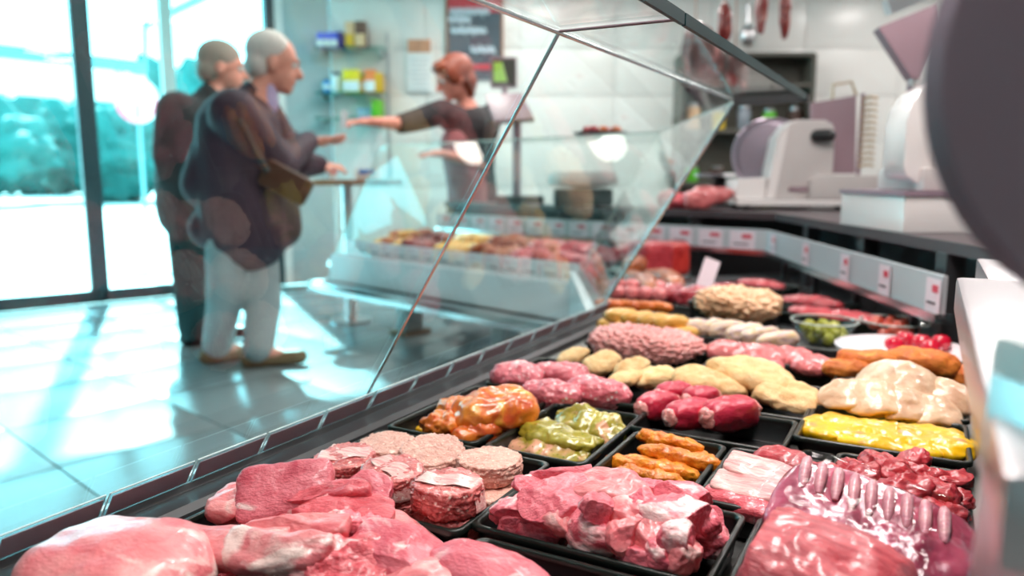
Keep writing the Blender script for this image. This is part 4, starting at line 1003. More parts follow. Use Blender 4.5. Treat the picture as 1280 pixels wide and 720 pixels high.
for i, (t0, t1, kd) in enumerate(spec):
    tray_at(F2((t0 + t1) / 2, .31, .546), t1 - t0 - .01, .40, rz2, tlab[i], h=.05)
    nm, m, cat, lb = names[kd]
    for r in range(3):
        for c in range(3):
            p = F2(t0 + .055 + c * (t1 - t0 - .10) / 2, .17 + r * .135, .61 + .042 * r + rnd.uniform(0, .015))
            mm = m
            if kd == 'mixed' and (r + c) % 2: mm = 'sausage_yellow'
            if kd == 'roasts' and r == 0: mm = 'sausage_pink'
            long = kd in ('wursts', 'salamis', 'mixed')
            s = (.165, .065, .06) if long else (.15, .11, .075)
            o = chunk(nm, mm, s, p, (rnd.uniform(-.2, .2), rnd.uniform(-.1, .3), rz2 + (1.2 if long else .3) + rnd.uniform(-.3, .3)), seed=500 + i * 20 + r * 3 + c, n=12, p=2.5, amp=.16, cuts=0 if long else 2, fatty=.3)
            nuance = {'roasts': ' near its front glass' if r == 0 else '', 'mixed': ', yellow casing' if mm == 'sausage_yellow' else ', brown casing'}.get(kd, '')
            tag(o, lb.replace('brown smoked', 'pink rolled') + nuance if (kd == 'roasts' and r == 0) else lb + nuance, cat, kd.replace('_', ' ') + ' of the far case' + nuance)
# big smoked sausages lying round the corner of the case
for i, (a, b, lb) in enumerate((((.50, 2.62, .60), (.44, 2.98, .62), 'long smoked sausage lying along the glass corner'), ((.60, 2.66, .60), (.56, 3.05, .62), 'second long smoked sausage beside the one along the glass corner'), ((.48, 3.08, .60), (.56, 3.32, .66), 'short thick smoked sausage where the two cases meet'))):
    a, b = Vector(a), Vector(b); d = b - a
    o = chunk('long_sausage', 'smoked', (d.length, .085, .085), (a + b) / 2, (0, 0, math.atan2(d.y, d.x)), seed=600 + i, n=18, p=2.7, amp=.08, bend=.12); tag(o, lb, 'sausage', 'smoked sausages in the corner')

# plate with dried flowers of meat on the far glass top
pq = Z(on_line(750, T2 + V2 * .1, DIR2), ZT + .007)
pe = empty('topping_plate', pq, 'dark plate of red snacks standing on the glass top of the far case', 'plate')
MB().lathe([(.07, 0), (.12, .004), (.14, .012), (.135, .013), (.11, .007), (.0, .006)], pq, n=28).build('dish', 'case_dark', pe, smooth=60)
for i in range(9):
    a = i * 2.4; q = .10 * math.sqrt((i + .5) / 9)
    o = chunk('snack_piece', ('sausage_pink', 'beef', 'sausage_orange')[i % 3], (.05, .035, .03), pq + Vector((q * math.cos(a), q * math.sin(a), .024)), (i, 0, i), seed=620 + i, n=8, amp=.15)
    tag(o, ('pink', 'dark red', 'orange')[i % 3] + ' snack piece on the plate on the far glass top', 'snack', ('pink', 'dark red', 'orange')[i % 3] + ' snacks on the plate')

# ------------------------------------------------------------------ meat slicers
def slicer(name, o, ang, s, label):
    """o: base point on the worktop, local x to the right, y away from the viewer, z up"""
    e = empty(name, o, label, 'meat slicer'); R = Matrix.Rotation(ang, 3, 'Z')
    def q(x, y, z): return o + R @ (Vector((x, y, z)) * s)
    def ex(poly, y0, y1, nm, m, bev=.012, par=e):
        return MB().prism([q(x, y0, z) for x, z in poly], R @ Vector((0, (y1 - y0) * s, 0))).build(nm, m, par, bevel=bev * s)
    for x, y in ((-.3, -.12), (.3, -.12), (-.3, .2), (.3, .2)):
        MB().cyl(q(x, y, 0), q(x, y, .03), .025 * s).build('foot', 'black_plastic', e)
    ex([(-.36, .025), (.40, .025), (.40, .06), (-.36, .06)], -.2, .26, 'base_plate', 'white_enamel')
    ex([(-.36, .06), (-.36, .17), (-.20, .18), (-.20, .06)], -.15, .2, 'base_step', 'white_enamel')
    hs = ex([(-.21, .06), (-.155, .40), (-.10, .47), (-.05, .49), (.10, .485), (.135, .465), (.15, .42), (.15, .06)], -.16, .06, 'motor_housing', 'grey_enamel', .025)
    MB().prism([q(x, -.163, z) for x, z in ((-.205, .065), (-.15, .395), (-.10, .46), (-.11, .37), (-.155, .065))], R @ Vector((0, -.004 * s, 0))).build('front_strip', 'white_enamel', hs)
    ex([(.02, .06), (.02, .165), (.08, .19), (.40, .19), (.40, .06)], -.20, -.02, 'carriage_rail', 'grey_enamel', .012)
    MB().box(q(-.03, -.166, .115), (.10 * s, .008, .025 * s), R).build('name_plate', 'mauve_panel', hs)
    MB().capsule(q(.05, -.17, .40), q(.105, -.20, .40), .034 * s, .034 * s).build('knob', 'black_plastic', hs, smooth=60)
    c = q(-.13, .13, .31)
    ax = R @ Vector((.25, 1, 0)).normalized()
    MB().lathe([(.19 * s, -.012), (.205 * s, -.016), (.215 * s, 0), (.205 * s, .012)], c, n=36, axis=ax).build('blade_guard', 'blade_dark', e)
    MB().lathe([(.05 * s, -.024), (.17 * s, -.020), (.19 * s, -.013)], c, n=36, axis=ax).build('blade', 'blade_dark', e)
    ex([(.10, .20), (.08, .60), (.33, .64), (.35, .20)], .10, .125, 'feed_plate', 'mauve_panel', .006)
    MB().tube([q(.20, .11, .62), q(.20, .11, .70), q(.30, .11, .715), q(.33, .11, .64)], .008 * s).build('handle', 'chain_gold', e)
    for k in range(12):
        z = .24 + k * .034
        MB().tube([q(.36, .09, z), q(.40, .07, z + .012), q(.44, .09, z + .006)], .009 * s, n=6).build('gripper_tooth', 'chain_gold', e)
    MB().box(q(.37, .12, .42), (.02 * s, .02 * s, .46 * s), R).build('gripper_bar', 'mauve_panel', e)
    return e
s1 = D(1003, 262, 3.95); s1.z = .835
slicer('meat_slicer', s1 + Vector((0, .1, 0)), math.radians(-6), .93, 'pale meat slicer with black knob and round blade on the worktop')
# second slicer, seen from its rounded cover side
s2 = Vector((1.33, 2.38, .835))
e = empty('covered_slicer', s2, 'pale meat slicer with a tall rounded cover on a white block', 'meat slicer')
MB().box(s2 + Vector((.10, .12, .055)), (.52, .44, .11)).build('base_block', 'white_enamel', e, bevel=.008)
MB().box(s2 + Vector((.10, .12, .117)), (.53, .45, .014)).build('base_edge', 'mauve_steel', e)
def arch(x0, x1, z0, z1, y):
    r = (x1 - x0) / 2; pts = []
    for k in range(9): t = math.pi * k / 8; pts.append(s2 + Vector((x0 + r + r * math.cos(t), y, z1 - r * .9 + r * .9 * math.sin(t))))
    for k in range(9): t = math.pi + math.pi * k / 8; pts.append(s2 + Vector((x0 + r + r * math.cos(t), y, z0 + r * .5 + r * .5 * math.sin(t))))
    return pts
MB().prism(arch(-.13, .17, .125, .47, -.02), (.03, .20, 0)).build('cover', 'white_enamel', e, bevel=.012)
MB().prism(arch(-.045, .21, .14, .455, -.045), (.0, .02, 0)).build('cover_face', 'grey_enamel', e, bevel=.008)
MB().box(s2 + Vector((.12, .10, .16)), (.40, .30, .07)).build('body', 'grey_enamel', e, bevel=.01)
MB().cyl(s2 + Vector((.08, -.10, .125)), s2 + Vector((.08, -.10, .15)), .02).build('knob', 'black_plastic', e)

# price scale display above the second slicer
sd = Vector((1.53, 2.98, .835))
e = empty('scale_display', sd, 'mauve wedge-shaped scale display on a pole behind the covered slicer', 'scale')
MB().cyl(sd, Z(sd, 1.40), .022).build('pole', 'mauve_panel', e)
MB().box(sd + Vector((0, 0, .03)), (.26, .24, .06)).build('scale_base', 'grey_enamel', e, bevel=.008)
hd = [D(1098, 34, 2.92), D(1172, 4, 2.92), D(1178, 40, 2.92), D(1150, 98, 2.92), D(1140, 98, 2.92)]
MB().prism(hd, (.02, .09, .0)).build('display_head', 'mauve_panel', e, bevel=.004)
MB().ball(D(1146, 101, 2.96), .03).build('joint', 'white_enamel', e, smooth=60)
MB().bar(D(1108, 10, 3.12), D(1165, -14, 3.12), .05, .06).build('tilt_frame', 'steel', e)

# near right: steel slab, near slicer with round guard, pale scale body
sl = MB().prism([W(u_, v_, .835) for u_, v_ in ((.36, .034), (1.07, .034), (1.07, .62), (.36, .62))], (0, 0, .045)).build('steel_slab', 'steel', None, bevel=.006)
tag(sl, 'brushed steel slab beside the trays at the staff edge of the case', 'steel slab')
MB().prism([W(u_, v_, ZD - .06) for u_, v_ in ((.42, .14), (1.05, .14), (1.05, .60), (.42, .60))], (0, 0, .348)).build('cabinet_body', 'steel', sl)
MB().prism([W(u_, v_, 0) for u_, v_ in ((.46, .18), (1.0, .18), (1.0, .56), (.46, .56))], (0, 0, .49)).build('cabinet_base', 'case_dark', sl)
bk = MB().prism([W(u_, v_, .79) for u_, v_ in ((1.12, .075), (1.50, .075), (1.50, .45), (1.12, .45))], (0, 0, .075)).build('steel_box', 'steel', None, bevel=.006)
tag(bk, 'low brushed steel box behind the steel slab', 'steel box')
MB().prism([W(u_, v_, ZD - .06) for u_, v_ in ((1.15, .145), (1.48, .145), (1.48, .43), (1.15, .43))], (0, 0, .302)).build('box_stand', 'case_dark', bk)
ng = Vector((.318, .36, 1.047))
e = empty('near_slicer', Z(ng + Vector((.2, .05, 0)), .88), 'big dark mauve round slicer guard close to the steel slab', 'meat slicer')
MB().lathe([(.095, -.012), (.116, -.010), (.121, 0), (.116, .010), (.095, .012)], ng, n=64, axis=Vector((-.15, -1, .05))).build('blade_guard', 'mauve_steel', e, smooth=50)
MB().box(ng + Vector((.10, .05, .01)), (.14, .05, .10)).build('motor_housing', 'mauve_panel', e, bevel=.01)
MB().box(Vector((ng.x + .19, ng.y + .05, .97)), (.06, .06, .20)).build('column', 'mauve_panel', e, bevel=.006)
MB().box(Vector((ng.x + .21, ng.y + .06, .90)), (.16, .14, .04)).build('base', 'mauve_panel', e, bevel=.008)
pbx = empty('pale_scale', Vector((.337, .335, .48)), 'pale plastic appliance body right beside the case edge', 'appliance')
MB().box((.337, .335, .70), (.17, .12, .44)).build('body', 'white_plastic', pbx, bevel=.012)
MB().box((.251, .335, .70), (.006, .10, .40)).build('side_strip', 'steel', pbx, bevel=.002)

# ------------------------------------------------------------------ back wall furniture
def wbk(px, py, off=0.0): return D(px, py, 7.28 - off)
# open cabinet
c0, c1 = wbk(838, 300), wbk(1003, 74)
e = empty('wall_cabinet', ((c0.x + c1.x) / 2, 7.2, c0.z), 'dark open shelf cabinet with jars on the back wall', 'cabinet')
w_, h_ = c1.x - c0.x, c1.z - c0.z; cx = (c0.x + c1.x) / 2; cz = (c0.z + c1.z) / 2
MB().box((cx, 7.27, cz), (w_, .02, h_)).build('back_board', 'cabinet_grey', e)
for x in (c0.x, c1.x): MB().box((x, 7.12, cz), (.03, .30, h_)).build('side_board', 'cabinet_grey', e)
zs = [c0.z, c0.z + h_ * .32, c0.z + h_ * .60, c0.z + h_ * .84, c1.z]
for z in zs: MB().box((cx, 7.12, z), (w_, .30, .03)).build('shelf', 'cabinet_grey', e)
jr = random.Random(3)
for i in range(15):
    r_, c_ = divmod(i, 5); x = c0.x + .14 + c_ * (w_ - .25) / 4; z = zs[r_] + .016
    m = ('jar_yellow', 'pack_green', 'box_tan', 'pack_grey', 'box_choc')[(i * 3 + r_) % 5]; hh = jr.uniform(.14, .24)
    je = empty('storage_jar', (x, 7.1, z), ('yellow', 'green', 'tan', 'grey', 'brown')[(i * 3 + r_) % 5] + ' jar on the ' + ('lowest', 'middle', 'upper')[r_] + ' board of the dark cabinet', 'jar', 'jars in the cabinet')
    MB().lathe([(.055, 0), (.06, .01), (.06, hh * .8), (.045, hh * .86)], (x, 7.1, z), n=14).build('jar_body', m, je, smooth=50)
    MB().lathe([(.05, hh * .86), (.05, hh)], (x, 7.1, z), n=14).build('lid', 'steel', je, smooth=40)
# black slicer-like scale on the cabinet's foot and pink joint on the worktop
def wt_pt(px, py): p = at(px, py, .835); return p
j = wt_pt(905, 258); j = Vector((j.x + .0, 4.0, .835))
o = chunk('meat_joint', 'sausage_pink', (.30, .14, .13), (1.03, 4.02, .90), (0, -.15, .35), seed=640, n=22, p=2.2, amp=.22, taper=.35); tag(o, 'pink raw meat joint lying on the worktop beside the pale slicer', 'meat')
o = chunk('meat_joint', 'pork_red', (.20, .12, .09), (.88, 4.12, .88), (0, .1, .2), seed=641, n=18, p=2.3, amp=.22); tag(o, 'flat dark pink meat joint on the worktop in front of the larger joint', 'meat')
e = empty('round_scale', (1.25, 4.55, .835), 'black kitchen scale with a pale round platter behind the meat joint', 'scale')
MB().lathe([(.11, 0), (.12, .02), (.09, .12), (.04, .15)], (1.25, 4.55, .835)).build('body', 'black_plastic', e, smooth=50)
MB().lathe([(.04, .15), (.16, .17), (.17, .19), (.0, .18)], (1.25, 4.55, .835)).build('platter', 'steel_bright', e, smooth=50)

# hanging hams and sausages on a rod
rodz = 2.20
rod = MB().cyl((.8, 4.55, rodz), (2.3, 4.55, rodz), .014).build('hanging_rod', 'steel', None, smooth=60)
tag(rod, 'steel rod over the worktop carrying dried sausages and hams', 'rod')
for x in (.85, 2.25): MB().cyl((x, 4.55, rodz), (x, 4.55, H), .008).build('hanger', 'steel', rod)
def hang(px, top, bot, wd, name, mat, label, cat, group, seed, Y=4.55, bend=.1, ln=0.0, taper=0.0):
    a, b = D(px, top, Y), D(px + ln, bot, Y); L_ = (a - b).length
    e = empty(name, Z(a, rodz), label, cat, group)
    dv = (b - a).normalized(); rot = dv.to_track_quat('X', 'Z').to_euler()
    chunk('meat', mat, (L_, wd, wd * .9), (a + b) / 2, rot, seed=seed, n=18, p=2.4, amp=.12, bend=bend, taper=taper, fatty=.3, parent=e)
    MB().tube([Vector((a.x, Y, rodz + .02)), a + dv * .03], .004, n=6).build('string', 'cord', e)
hang(906, 2, 52, .075, 'dried_sausage', 'salami', 'dark dried sausage hanging beside the ham legs', 'sausage', 'hanging dried sausages', 650, taper=-.3)
hang(955, -20, 44, .07, 'dried_sausage', 'salami', 'dark dried sausage with a curved tip hanging in the middle', 'sausage', 'hanging dried sausages', 651, bend=.2, ln=-6)
hang(981, -18, 48, .065, 'dried_sausage', 'salami', 'straight dark dried sausage hanging at the end of the row', 'sausage', 'hanging dried sausages', 652)
hang(868, 28, 102, .20, 'cured_ham', 'dried_ham', 'dark cured ham leg with shank hanging above the glass', 'ham', 'hanging hams', 653, ln=18, taper=-.5)
hang(918, 62, 120, .11, 'cured_ham', 'dried_ham', 'smaller cured ham piece hanging behind the glass edge', 'ham', 'hanging hams', 654, ln=6, taper=-.4, Y=4.55)
e = empty('steel_ladle', wbk(935, 50, .1), 'grey steel ladle hanging on the back wall', 'ladle')
MB().cyl(wbk(935, 5, .1), wbk(935, 30, .1), .012).build('handle', 'steel', e); MB().cyl(wbk(935, 5, .1), wbk(935, 4, -.03), .008).build('wall_hook', 'steel', e); MB().ball(wbk(935, 44, .1), (.07, .05, .10)).build('scoop', 'steel', e, smooth=60)

# wall shelves with goods
def shelf(px0, px1, py, dep_, label):
    a, b = wbk(px0, py, .0), wbk(px1, py, .0)
    e = empty('wall_shelf', ((a.x + b.x) / 2, 7.28, a.z), label, 'shelf', 'glass wall shelves')
    MB().box(((a.x + b.x) / 2, 7.28 - dep_ / 2, a.z), (b.x - a.x, dep_, .022)).build('glass_board', 'shelf_glass', e)
    for x in (a.x + .06, b.x - .04): MB().box((x, 7.28 - dep_ / 2, a.z - .03), (.02, dep_, .04)).build('bracket', 'steel', e)
    return a.z + .011
z1 = shelf(402, 486, 65, .26, 'upper teal glass shelf with blue boxes on the back wall')
z2 = shelf(402, 486, 120, .26, 'middle teal glass shelf with yellow packs on the back wall')
z3 = shelf(402, 486, 150, .26, 'lower teal glass shelf with a green pack on the back wall')
for x in (wbk(487, 60).x, ):
    pst = MB().box((x, 7.16, 1.65), (.025, .025, 1.3)).build('shelf_post', 'steel', None); tag(pst, 'thin upright post at the end of the glass shelves', 'post')
def goods(name, px0, px1, top, z, label, m, m2=None, kind='box'):
    a, b = D(px0, top, 7.16), D(px1, top, 7.16); w_ = b.x - a.x; hh = a.z - z; cx = (a.x + b.x) / 2
    e = empty(name, (cx, 7.16, z), label, 'carton' if kind == 'box' else 'jar', 'goods on the glass shelves')
    if kind == 'box':
        MB().box((cx, 7.16, z + hh / 2), (w_, .14, hh)).build('carton', m, e, bevel=.004)
        if m2: MB().box((cx, 7.088, z + hh * .28), (w_ * .96, .004, hh * .46)).build('printed_band', m2, e)
    else:
        r_ = w_ / 2
        MB().lathe([(r_ * .9, 0), (r_, .01), (r_, hh * .74), (r_ * .7, hh * .82)], (cx, 7.16, z), n=18).build('jar_body', m, e, smooth=50)
        MB().lathe([(r_ * .75, hh * .82), (r_ * .75, hh)], (cx, 7.16, z), n=18).build('lid', m2 or 'steel', e, smooth=40)
        MB().lathe([(r_ * 1.01, hh * .25), (r_ * 1.01, hh * .55)], (cx, 7.16, z), n=18).build('paper_label', 'box_white', e, smooth=40)
for i in range(3):
    goods('blue_carton', 398 + i * 8.6, 406 + i * 8.6, 42, z1, 'slim blue and white carton in the row on the upper glass shelf', 'box_blue', 'box_white')
goods('violet_carton', 424, 429, 41, z1, 'narrow violet carton at the end of the blue row', 'box_violet')
goods('tan_carton', 433, 444, 29, z1, 'tall tan carton on the upper glass shelf', 'box_tan', 'pack_gold')
goods('brown_carton', 445, 458, 28, z1, 'tall dark brown carton on the upper glass shelf', 'box_choc', 'box_tan')
goods('blue_jar', 404, 413, 97, z2, 'small blue jar on the middle glass shelf', 'pack_sky', 'pack_grey', 'jar')
goods('pale_jar', 413, 427, 90, z2, 'pale jar with grey lid on the middle glass shelf', 'box_white', 'pack_grey', 'jar')
goods('yellow_carton', 430, 451, 88, z2, 'yellow carton with pale print on the middle glass shelf', 'pack_yellow', 'box_white')
goods('gold_jar', 451, 457, 92, z2, 'narrow gold jar between the yellow and the orange carton', 'pack_gold', 'pack_green', 'jar')
goods('orange_carton', 457, 470, 88, z2, 'orange carton with white print on the middle glass shelf', 'pack_orange', 'box_white')
goods('gold_carton', 470, 479, 92, z2, 'gold carton at the end of the middle glass shelf', 'pack_gold')
for i in range(3):
    goods('sky_jar', 447 + i * 6, 452 + i * 6, 134, z3, 'small bright blue jar in the row on the lower glass shelf', 'pack_sky', 'box_white', 'jar')
goods('green_carton', 466, 479, 125, z3, 'bright green carton on the lower glass shelf', 'pack_green')

# poster and chalkboard
def sheet(name, px0, py0, px1, py1, label, cat, m, thick=.02):
    a, b = wbk(px0, py0), wbk(px1, py1)
    e = empty(name, ((a.x + b.x) / 2, 7.27, b.z), label, cat)
    MB().box(((a.x + b.x) / 2, 7.275, (a.z + b.z) / 2), (b.x - a.x, thick, a.z - b.z)).build('panel', m, e)
    return e, a, b
e, a, b = sheet('paper_poster', 508, 48, 541, 115, 'white paper poster with a small picture on the back wall', 'poster', 'poster_paper')
MB().box(((a.x + b.x) / 2, 7.262, a.z - .07), ((b.x - a.x) * .9, .004, .12)).build('picture', 'poster_picture', e)
for i in range(8): MB().box(((a.x + b.x) / 2, 7.262, a.z - .18 - i * .042), ((b.x - a.x) * (.8 - .1 * (i % 3)), .003, .012)).build('text_line', 'poster_text', e)
e, a, b = sheet('chalkboard', 558, -30, 628, 100, 'slate chalkboard with red header and chalk handwriting on the back wall', 'chalkboard', 'board_slate')
MB().box(((a.x + b.x) / 2, 7.261, a.z - .16), ((b.x - a.x) * .98, .004, .32)).build('red_header', 'board_red', e)
for s in (-1, 1): MB().box(((a.x + b.x) / 2 + s * (b.x - a.x) / 2, 7.27, (a.z + b.z) / 2), (.022, .03, a.z - b.z)).build('board_frame', 'wood', e)
hw = random.Random(8)
for row, (py, x0, x1) in enumerate(((14, 562, 614), (24, 560, 590), (38, 563, 610), (62, 588, 620))):
    n_ = int((x1 - x0) * .42); pts = []
    for k in range(n_ * 4):
        t = k / 4; p = wbk(x0 + t / .42 * 1.0, py, .03)
        pts.append(p + Vector((.012 * math.sin(t * 6.28), 0, (.035 + .03 * hw.random() * (k % 5 == 0)) * math.cos(t * 6.28 + .5))))
    MB().tube(pts, .004, n=5).build('chalk_writing', 'chalk', e)
MB().box((wbk(600, 84).x, 7.262, wbk(600, 84).z), (.22, .004, .05)).build('red_writing', 'board_red', e)

# shop scale with screen behind the far case
sp = Vector((.03, 4.92, .835))
e = empty('checkout_scale', sp, 'mauve checkout scale on a post with a green picture screen', 'scale')
MB().box(sp + Vector((.02, .0, .025)), (.30, .26, .05)).build('base', 'black_plastic', e, bevel=.008)
MB().cyl(sp, Z(sp, 1.38), .028).build('post', 'mauve_panel', e, smooth=60)
pa = [D(606, 118, 4.95), D(652, 116, 4.95), D(668, 148, 4.80), D(618, 151, 4.80)]
MB().prism(pa, (0, .035, -.02)).build('keyboard_panel', 'mauve_panel', e, bevel=.004)
q0, q1 = D(613, 72, 5.0), D(646, 110, 5.0)
MB().box(((q0.x + q1.x) / 2, 5.0, (q0.z + q1.z) / 2), (q1.x - q0.x, .05, q0.z - q1.z)).build('screen_case', 'mauve_panel', e, bevel=.006)
MB().box(((q0.x + q1.x) / 2, 4.972, (q0.z + q1.z) / 2), ((q1.x - q0.x) * .85, .004, (q0.z - q1.z) * .85)).build('screen', 'cabinet_grey', e)
g0, g1 = D(617, 78, 4.968), D(634, 102, 4.968)
MB().prism([Vector((g0.x, 4.968, g1.z)), Vector((g1.x, 4.968, g1.z)), Vector((g1.x - .03, 4.968, g0.z)), Vector((g0.x, 4.968, g0.z))], (0, -.003, 0)).build('screen_picture', 'screen_green', e)
MB().cyl(D(630, 110, 5.0), D(632, 120, 4.98), .02).build('screen_arm', 'mauve_panel', e)
wp = Vector((.42, 4.56, .835))
e = empty('wrapping_scale', wp, 'low dark scale with a rounded grey platter beside the checkout scale', 'scale')
MB().box(wp + Vector((0, 0, .05)), (.34, .22, .10)).build('body', 'black_plastic', e, bevel=.02)
MB().lathe([(.03, .10), (.20, .125), (.21, .15), (.19, .20), (.0, .205)], wp, n=24).build('platter', 'grey_enamel', e, smooth=50)

# payment shelf at the end of the far case
ps = Vector((-1.13, 5.24, 0)); pts = []
for k in range(13): t = math.pi / 2 + math.pi * k / 12; pts.append(Vector((ps.x - .22 + .17 * math.cos(t), ps.y + .17 * math.sin(t), .95)))
pts += [Vector((ps.x + .30, ps.y - .17, .95)), Vector((ps.x + .36, ps.y + .17, .95))]
e = empty('payment_shelf', Z(ps, 0), 'round-ended brown payment shelf at the end of the far case', 'shelf')
MB().prism(pts, (0, 0, .035)).build('board', 'wood', e, bevel=.006)
MB().cyl(Z(ps, 0), Z(ps, .95), .035).build('post', 'steel', e, smooth=60)
MB().cyl(Z(ps, 0), Z(ps, .02), .14).build('foot', 'steel', e, smooth=60)
e = empty('card_terminal', (-.98, 5.24, .985), 'pale card terminal on the payment shelf', 'card terminal')
MB().box((-.98, 5.24, 1.025), (.16, .12, .08)).build('body', 'white_plastic', e, bevel=.012); MB().box((-.98, 5.177, 1.04), (.10, .006, .03)).build('display', 'pack_sky', e)
e = empty('paper_cup', (-1.22, 5.20, .985), 'white cup with a red band on the payment shelf', 'cup')
MB().lathe([(.028, 0), (.036, .10), (.034, .10), (.026, .006), (.0, .006)], (-1.22, 5.20, .985), n=18).build('cup_wall', 'box_white', e, smooth=50); MB().lathe([(.0325, .04), (.0345, .065)], (-1.22, 5.20, .985), n=18).build('band', 'print_red', e, smooth=50)

# ------------------------------------------------------------------ people
def hand(mb, wrist, d, nrm, s=1.0, curl=.5, spread=.12, thumb=1):
    """palm and five fingers; d points along the hand, nrm out of the back of the hand"""
    d = Vector(d).normalized(); nrm = Vector(nrm); nrm = (nrm - d * nrm.dot(d)).normalized(); sd = d.cross(nrm)
    R = Matrix((d, sd, nrm)).transposed()
    pc = Vector(wrist) + d * .05 * s
    mb.ball(pc, (.052 * s, .042 * s, .017 * s), R, n=8); mb.capsule(wrist, pc, .024 * s, .026 * s)
    for k, L_ in enumerate((.062, .074, .080, .072)):
        off = (-1.5 + k) * .021 * s
        a = pc + d * .040 * s + sd * off
        fd = (d + sd * (k - 1.5) * spread - nrm * curl * .25).normalized()
        b = a + fd * L_ * .55 * s; c = b + (fd - nrm * curl * .9).normalized() * L_ * .5 * s
        mb.capsule(a, b, .0105 * s, .0095 * s); mb.capsule(b, c, .0095 * s, .0075 * s)
    a = pc - d * .015 * s + sd * .036 * thumb * s
    b = a + (d * .7 + sd * thumb * .8 - nrm * .3).normalized() * .042 * s; c = b + (d - nrm * .4 + sd * thumb * .1).normalized() * .034 * s
    mb.capsule(a, b, .014 * s, .0115 * s); mb.capsule(b, c, .0115 * s, .009 * s)

def head(mb, c, fwd, s=1.0, tilt=0.0):
    f = Vector(fwd).normalized(); up0 = Vector((0, 0, 1)); sd = up0.cross(f).normalized(); up = f.cross(sd).normalized()
    R = Matrix((f, sd, up)).transposed()
    P = lambda x, y, z: Vector(c) + R @ (Vector((x, y, z)) * s)
    mb.ball(P(-.012, 0, .028), (.100 * s, .078 * s, .098 * s), R)           # skull
    mb.ball(P(.028, 0, -.040), (.066 * s, .060 * s, .075 * s), R)          # face
    mb.ball(P(.060, 0, -.092), (.030 * s, .034 * s, .026 * s), R, n=8)      # chin
    mb.capsule(P(.088, 0, .008), P(.112, 0, -.030), .012 * s, .016 * s)     # nose
    mb.ball(P(.086, 0, .028), (.016 * s, .050 * s, .011 * s), R, n=8)       # brow
    mb.ball(P(.084, 0, -.062), (.014 * s, .028 * s, .010 * s), R, n=8)      # lips
    for k in (-1, 1): mb.ball(P(-.010, k * .080, -.012), (.020 * s, .011 * s, .034 * s), R, n=8)   # ears
    return P, R

def person(loc, label, skin, joints, hd, clothes, eyes=True, voxel=.010):
    e = empty('person', loc, label, 'person')
    b = MB(); J = joints
    P, R = head(b, J['head'], hd['fwd'], hd['s'])
    b.chain([J['neck'], J['head'] + R @ Vector((-.02, 0, -.06))], [.062, .058])
    b.chain([J['pelvis'], J['chest'], J['neck']], [.150, .155, .070])
    for sd in ('a', 'b'):
        b.chain([J['chest'], J['sh_' + sd], J['el_' + sd], J['wr_' + sd]], [.10, .064, .046, .030])
        b.chain([J['pelvis'], J['hip_' + sd], J['kn_' + sd], J['an_' + sd]], [.13, .092, .062, .042])
        b.chain([J['an_' + sd], J['toe_' + sd]], [.045, .034])
        h = J['hand_' + sd]; hand(b, J['wr_' + sd], h[0], h[1], h[2], h[3], .12, h[4])
    body = remeshed('body', b, voxel, skin, e, 3)
    for k in (-1, 1):
        q = P(.078, k * .030, .006)
        ey = MB().ball(q, .013 * hd['s'], n=8).build('eye', 'eye_white', e, smooth=60)
        MB().ball(q + R @ Vector((.010 * hd['s'], 0, 0)), .0055 * hd['s'], n=6).build('iris', 'eye_dark', ey)
    for nm, m, parts, vx in clothes:
        c = MB()
        for pts, rad in parts:
            if isinstance(rad, tuple): c.ball(pts, rad[0], rad[1])
            else: c.chain(pts, rad)
        remeshed(nm, c, vx, m, e, 5)
    return e, P, R

# --- older man paying, plum jacket and pale jeans
Y = 4.0
J = dict(head=D(343, 80, 4.06), neck=D(322, 116, 4.02), chest=D(303, 165, 3.98), pelvis=D(303, 285, 4.0),
         sh_a=D(292, 142, 3.80), el_a=D(346, 208, 3.92), wr_a=D(393, 177, 4.38), sh_b=D(322, 138, 4.20), el_b=D(368, 205, 4.38), wr_b=D(398, 206, 4.62),
         hip_a=D(287, 292, 3.90), kn_a=D(280, 378, 3.94), an_a=D(272, 440, 4.05), hip_b=D(318, 292, 4.08), kn_b=D(330, 378, 4.0), an_b=D(323, 447, 3.96))
for k in 'ab': J['an_' + k].z = .085
J['toe_a'] = Z(J['an_a'] + Vector((.13, .07, 0)), .04); J['toe_b'] = Z(J['an_b'] + Vector((.16, .03, 0)), .04)
J['hand_a'] = ((1, .55, .10), (.1, -.5, -1), 1.12, .25, 1); J['hand_b'] = ((1, .3, -.1), (0, -.4, 1), 1.05, .6, 1)
f1 = Vector((.92, .34, -.16))
sx = J['chest']
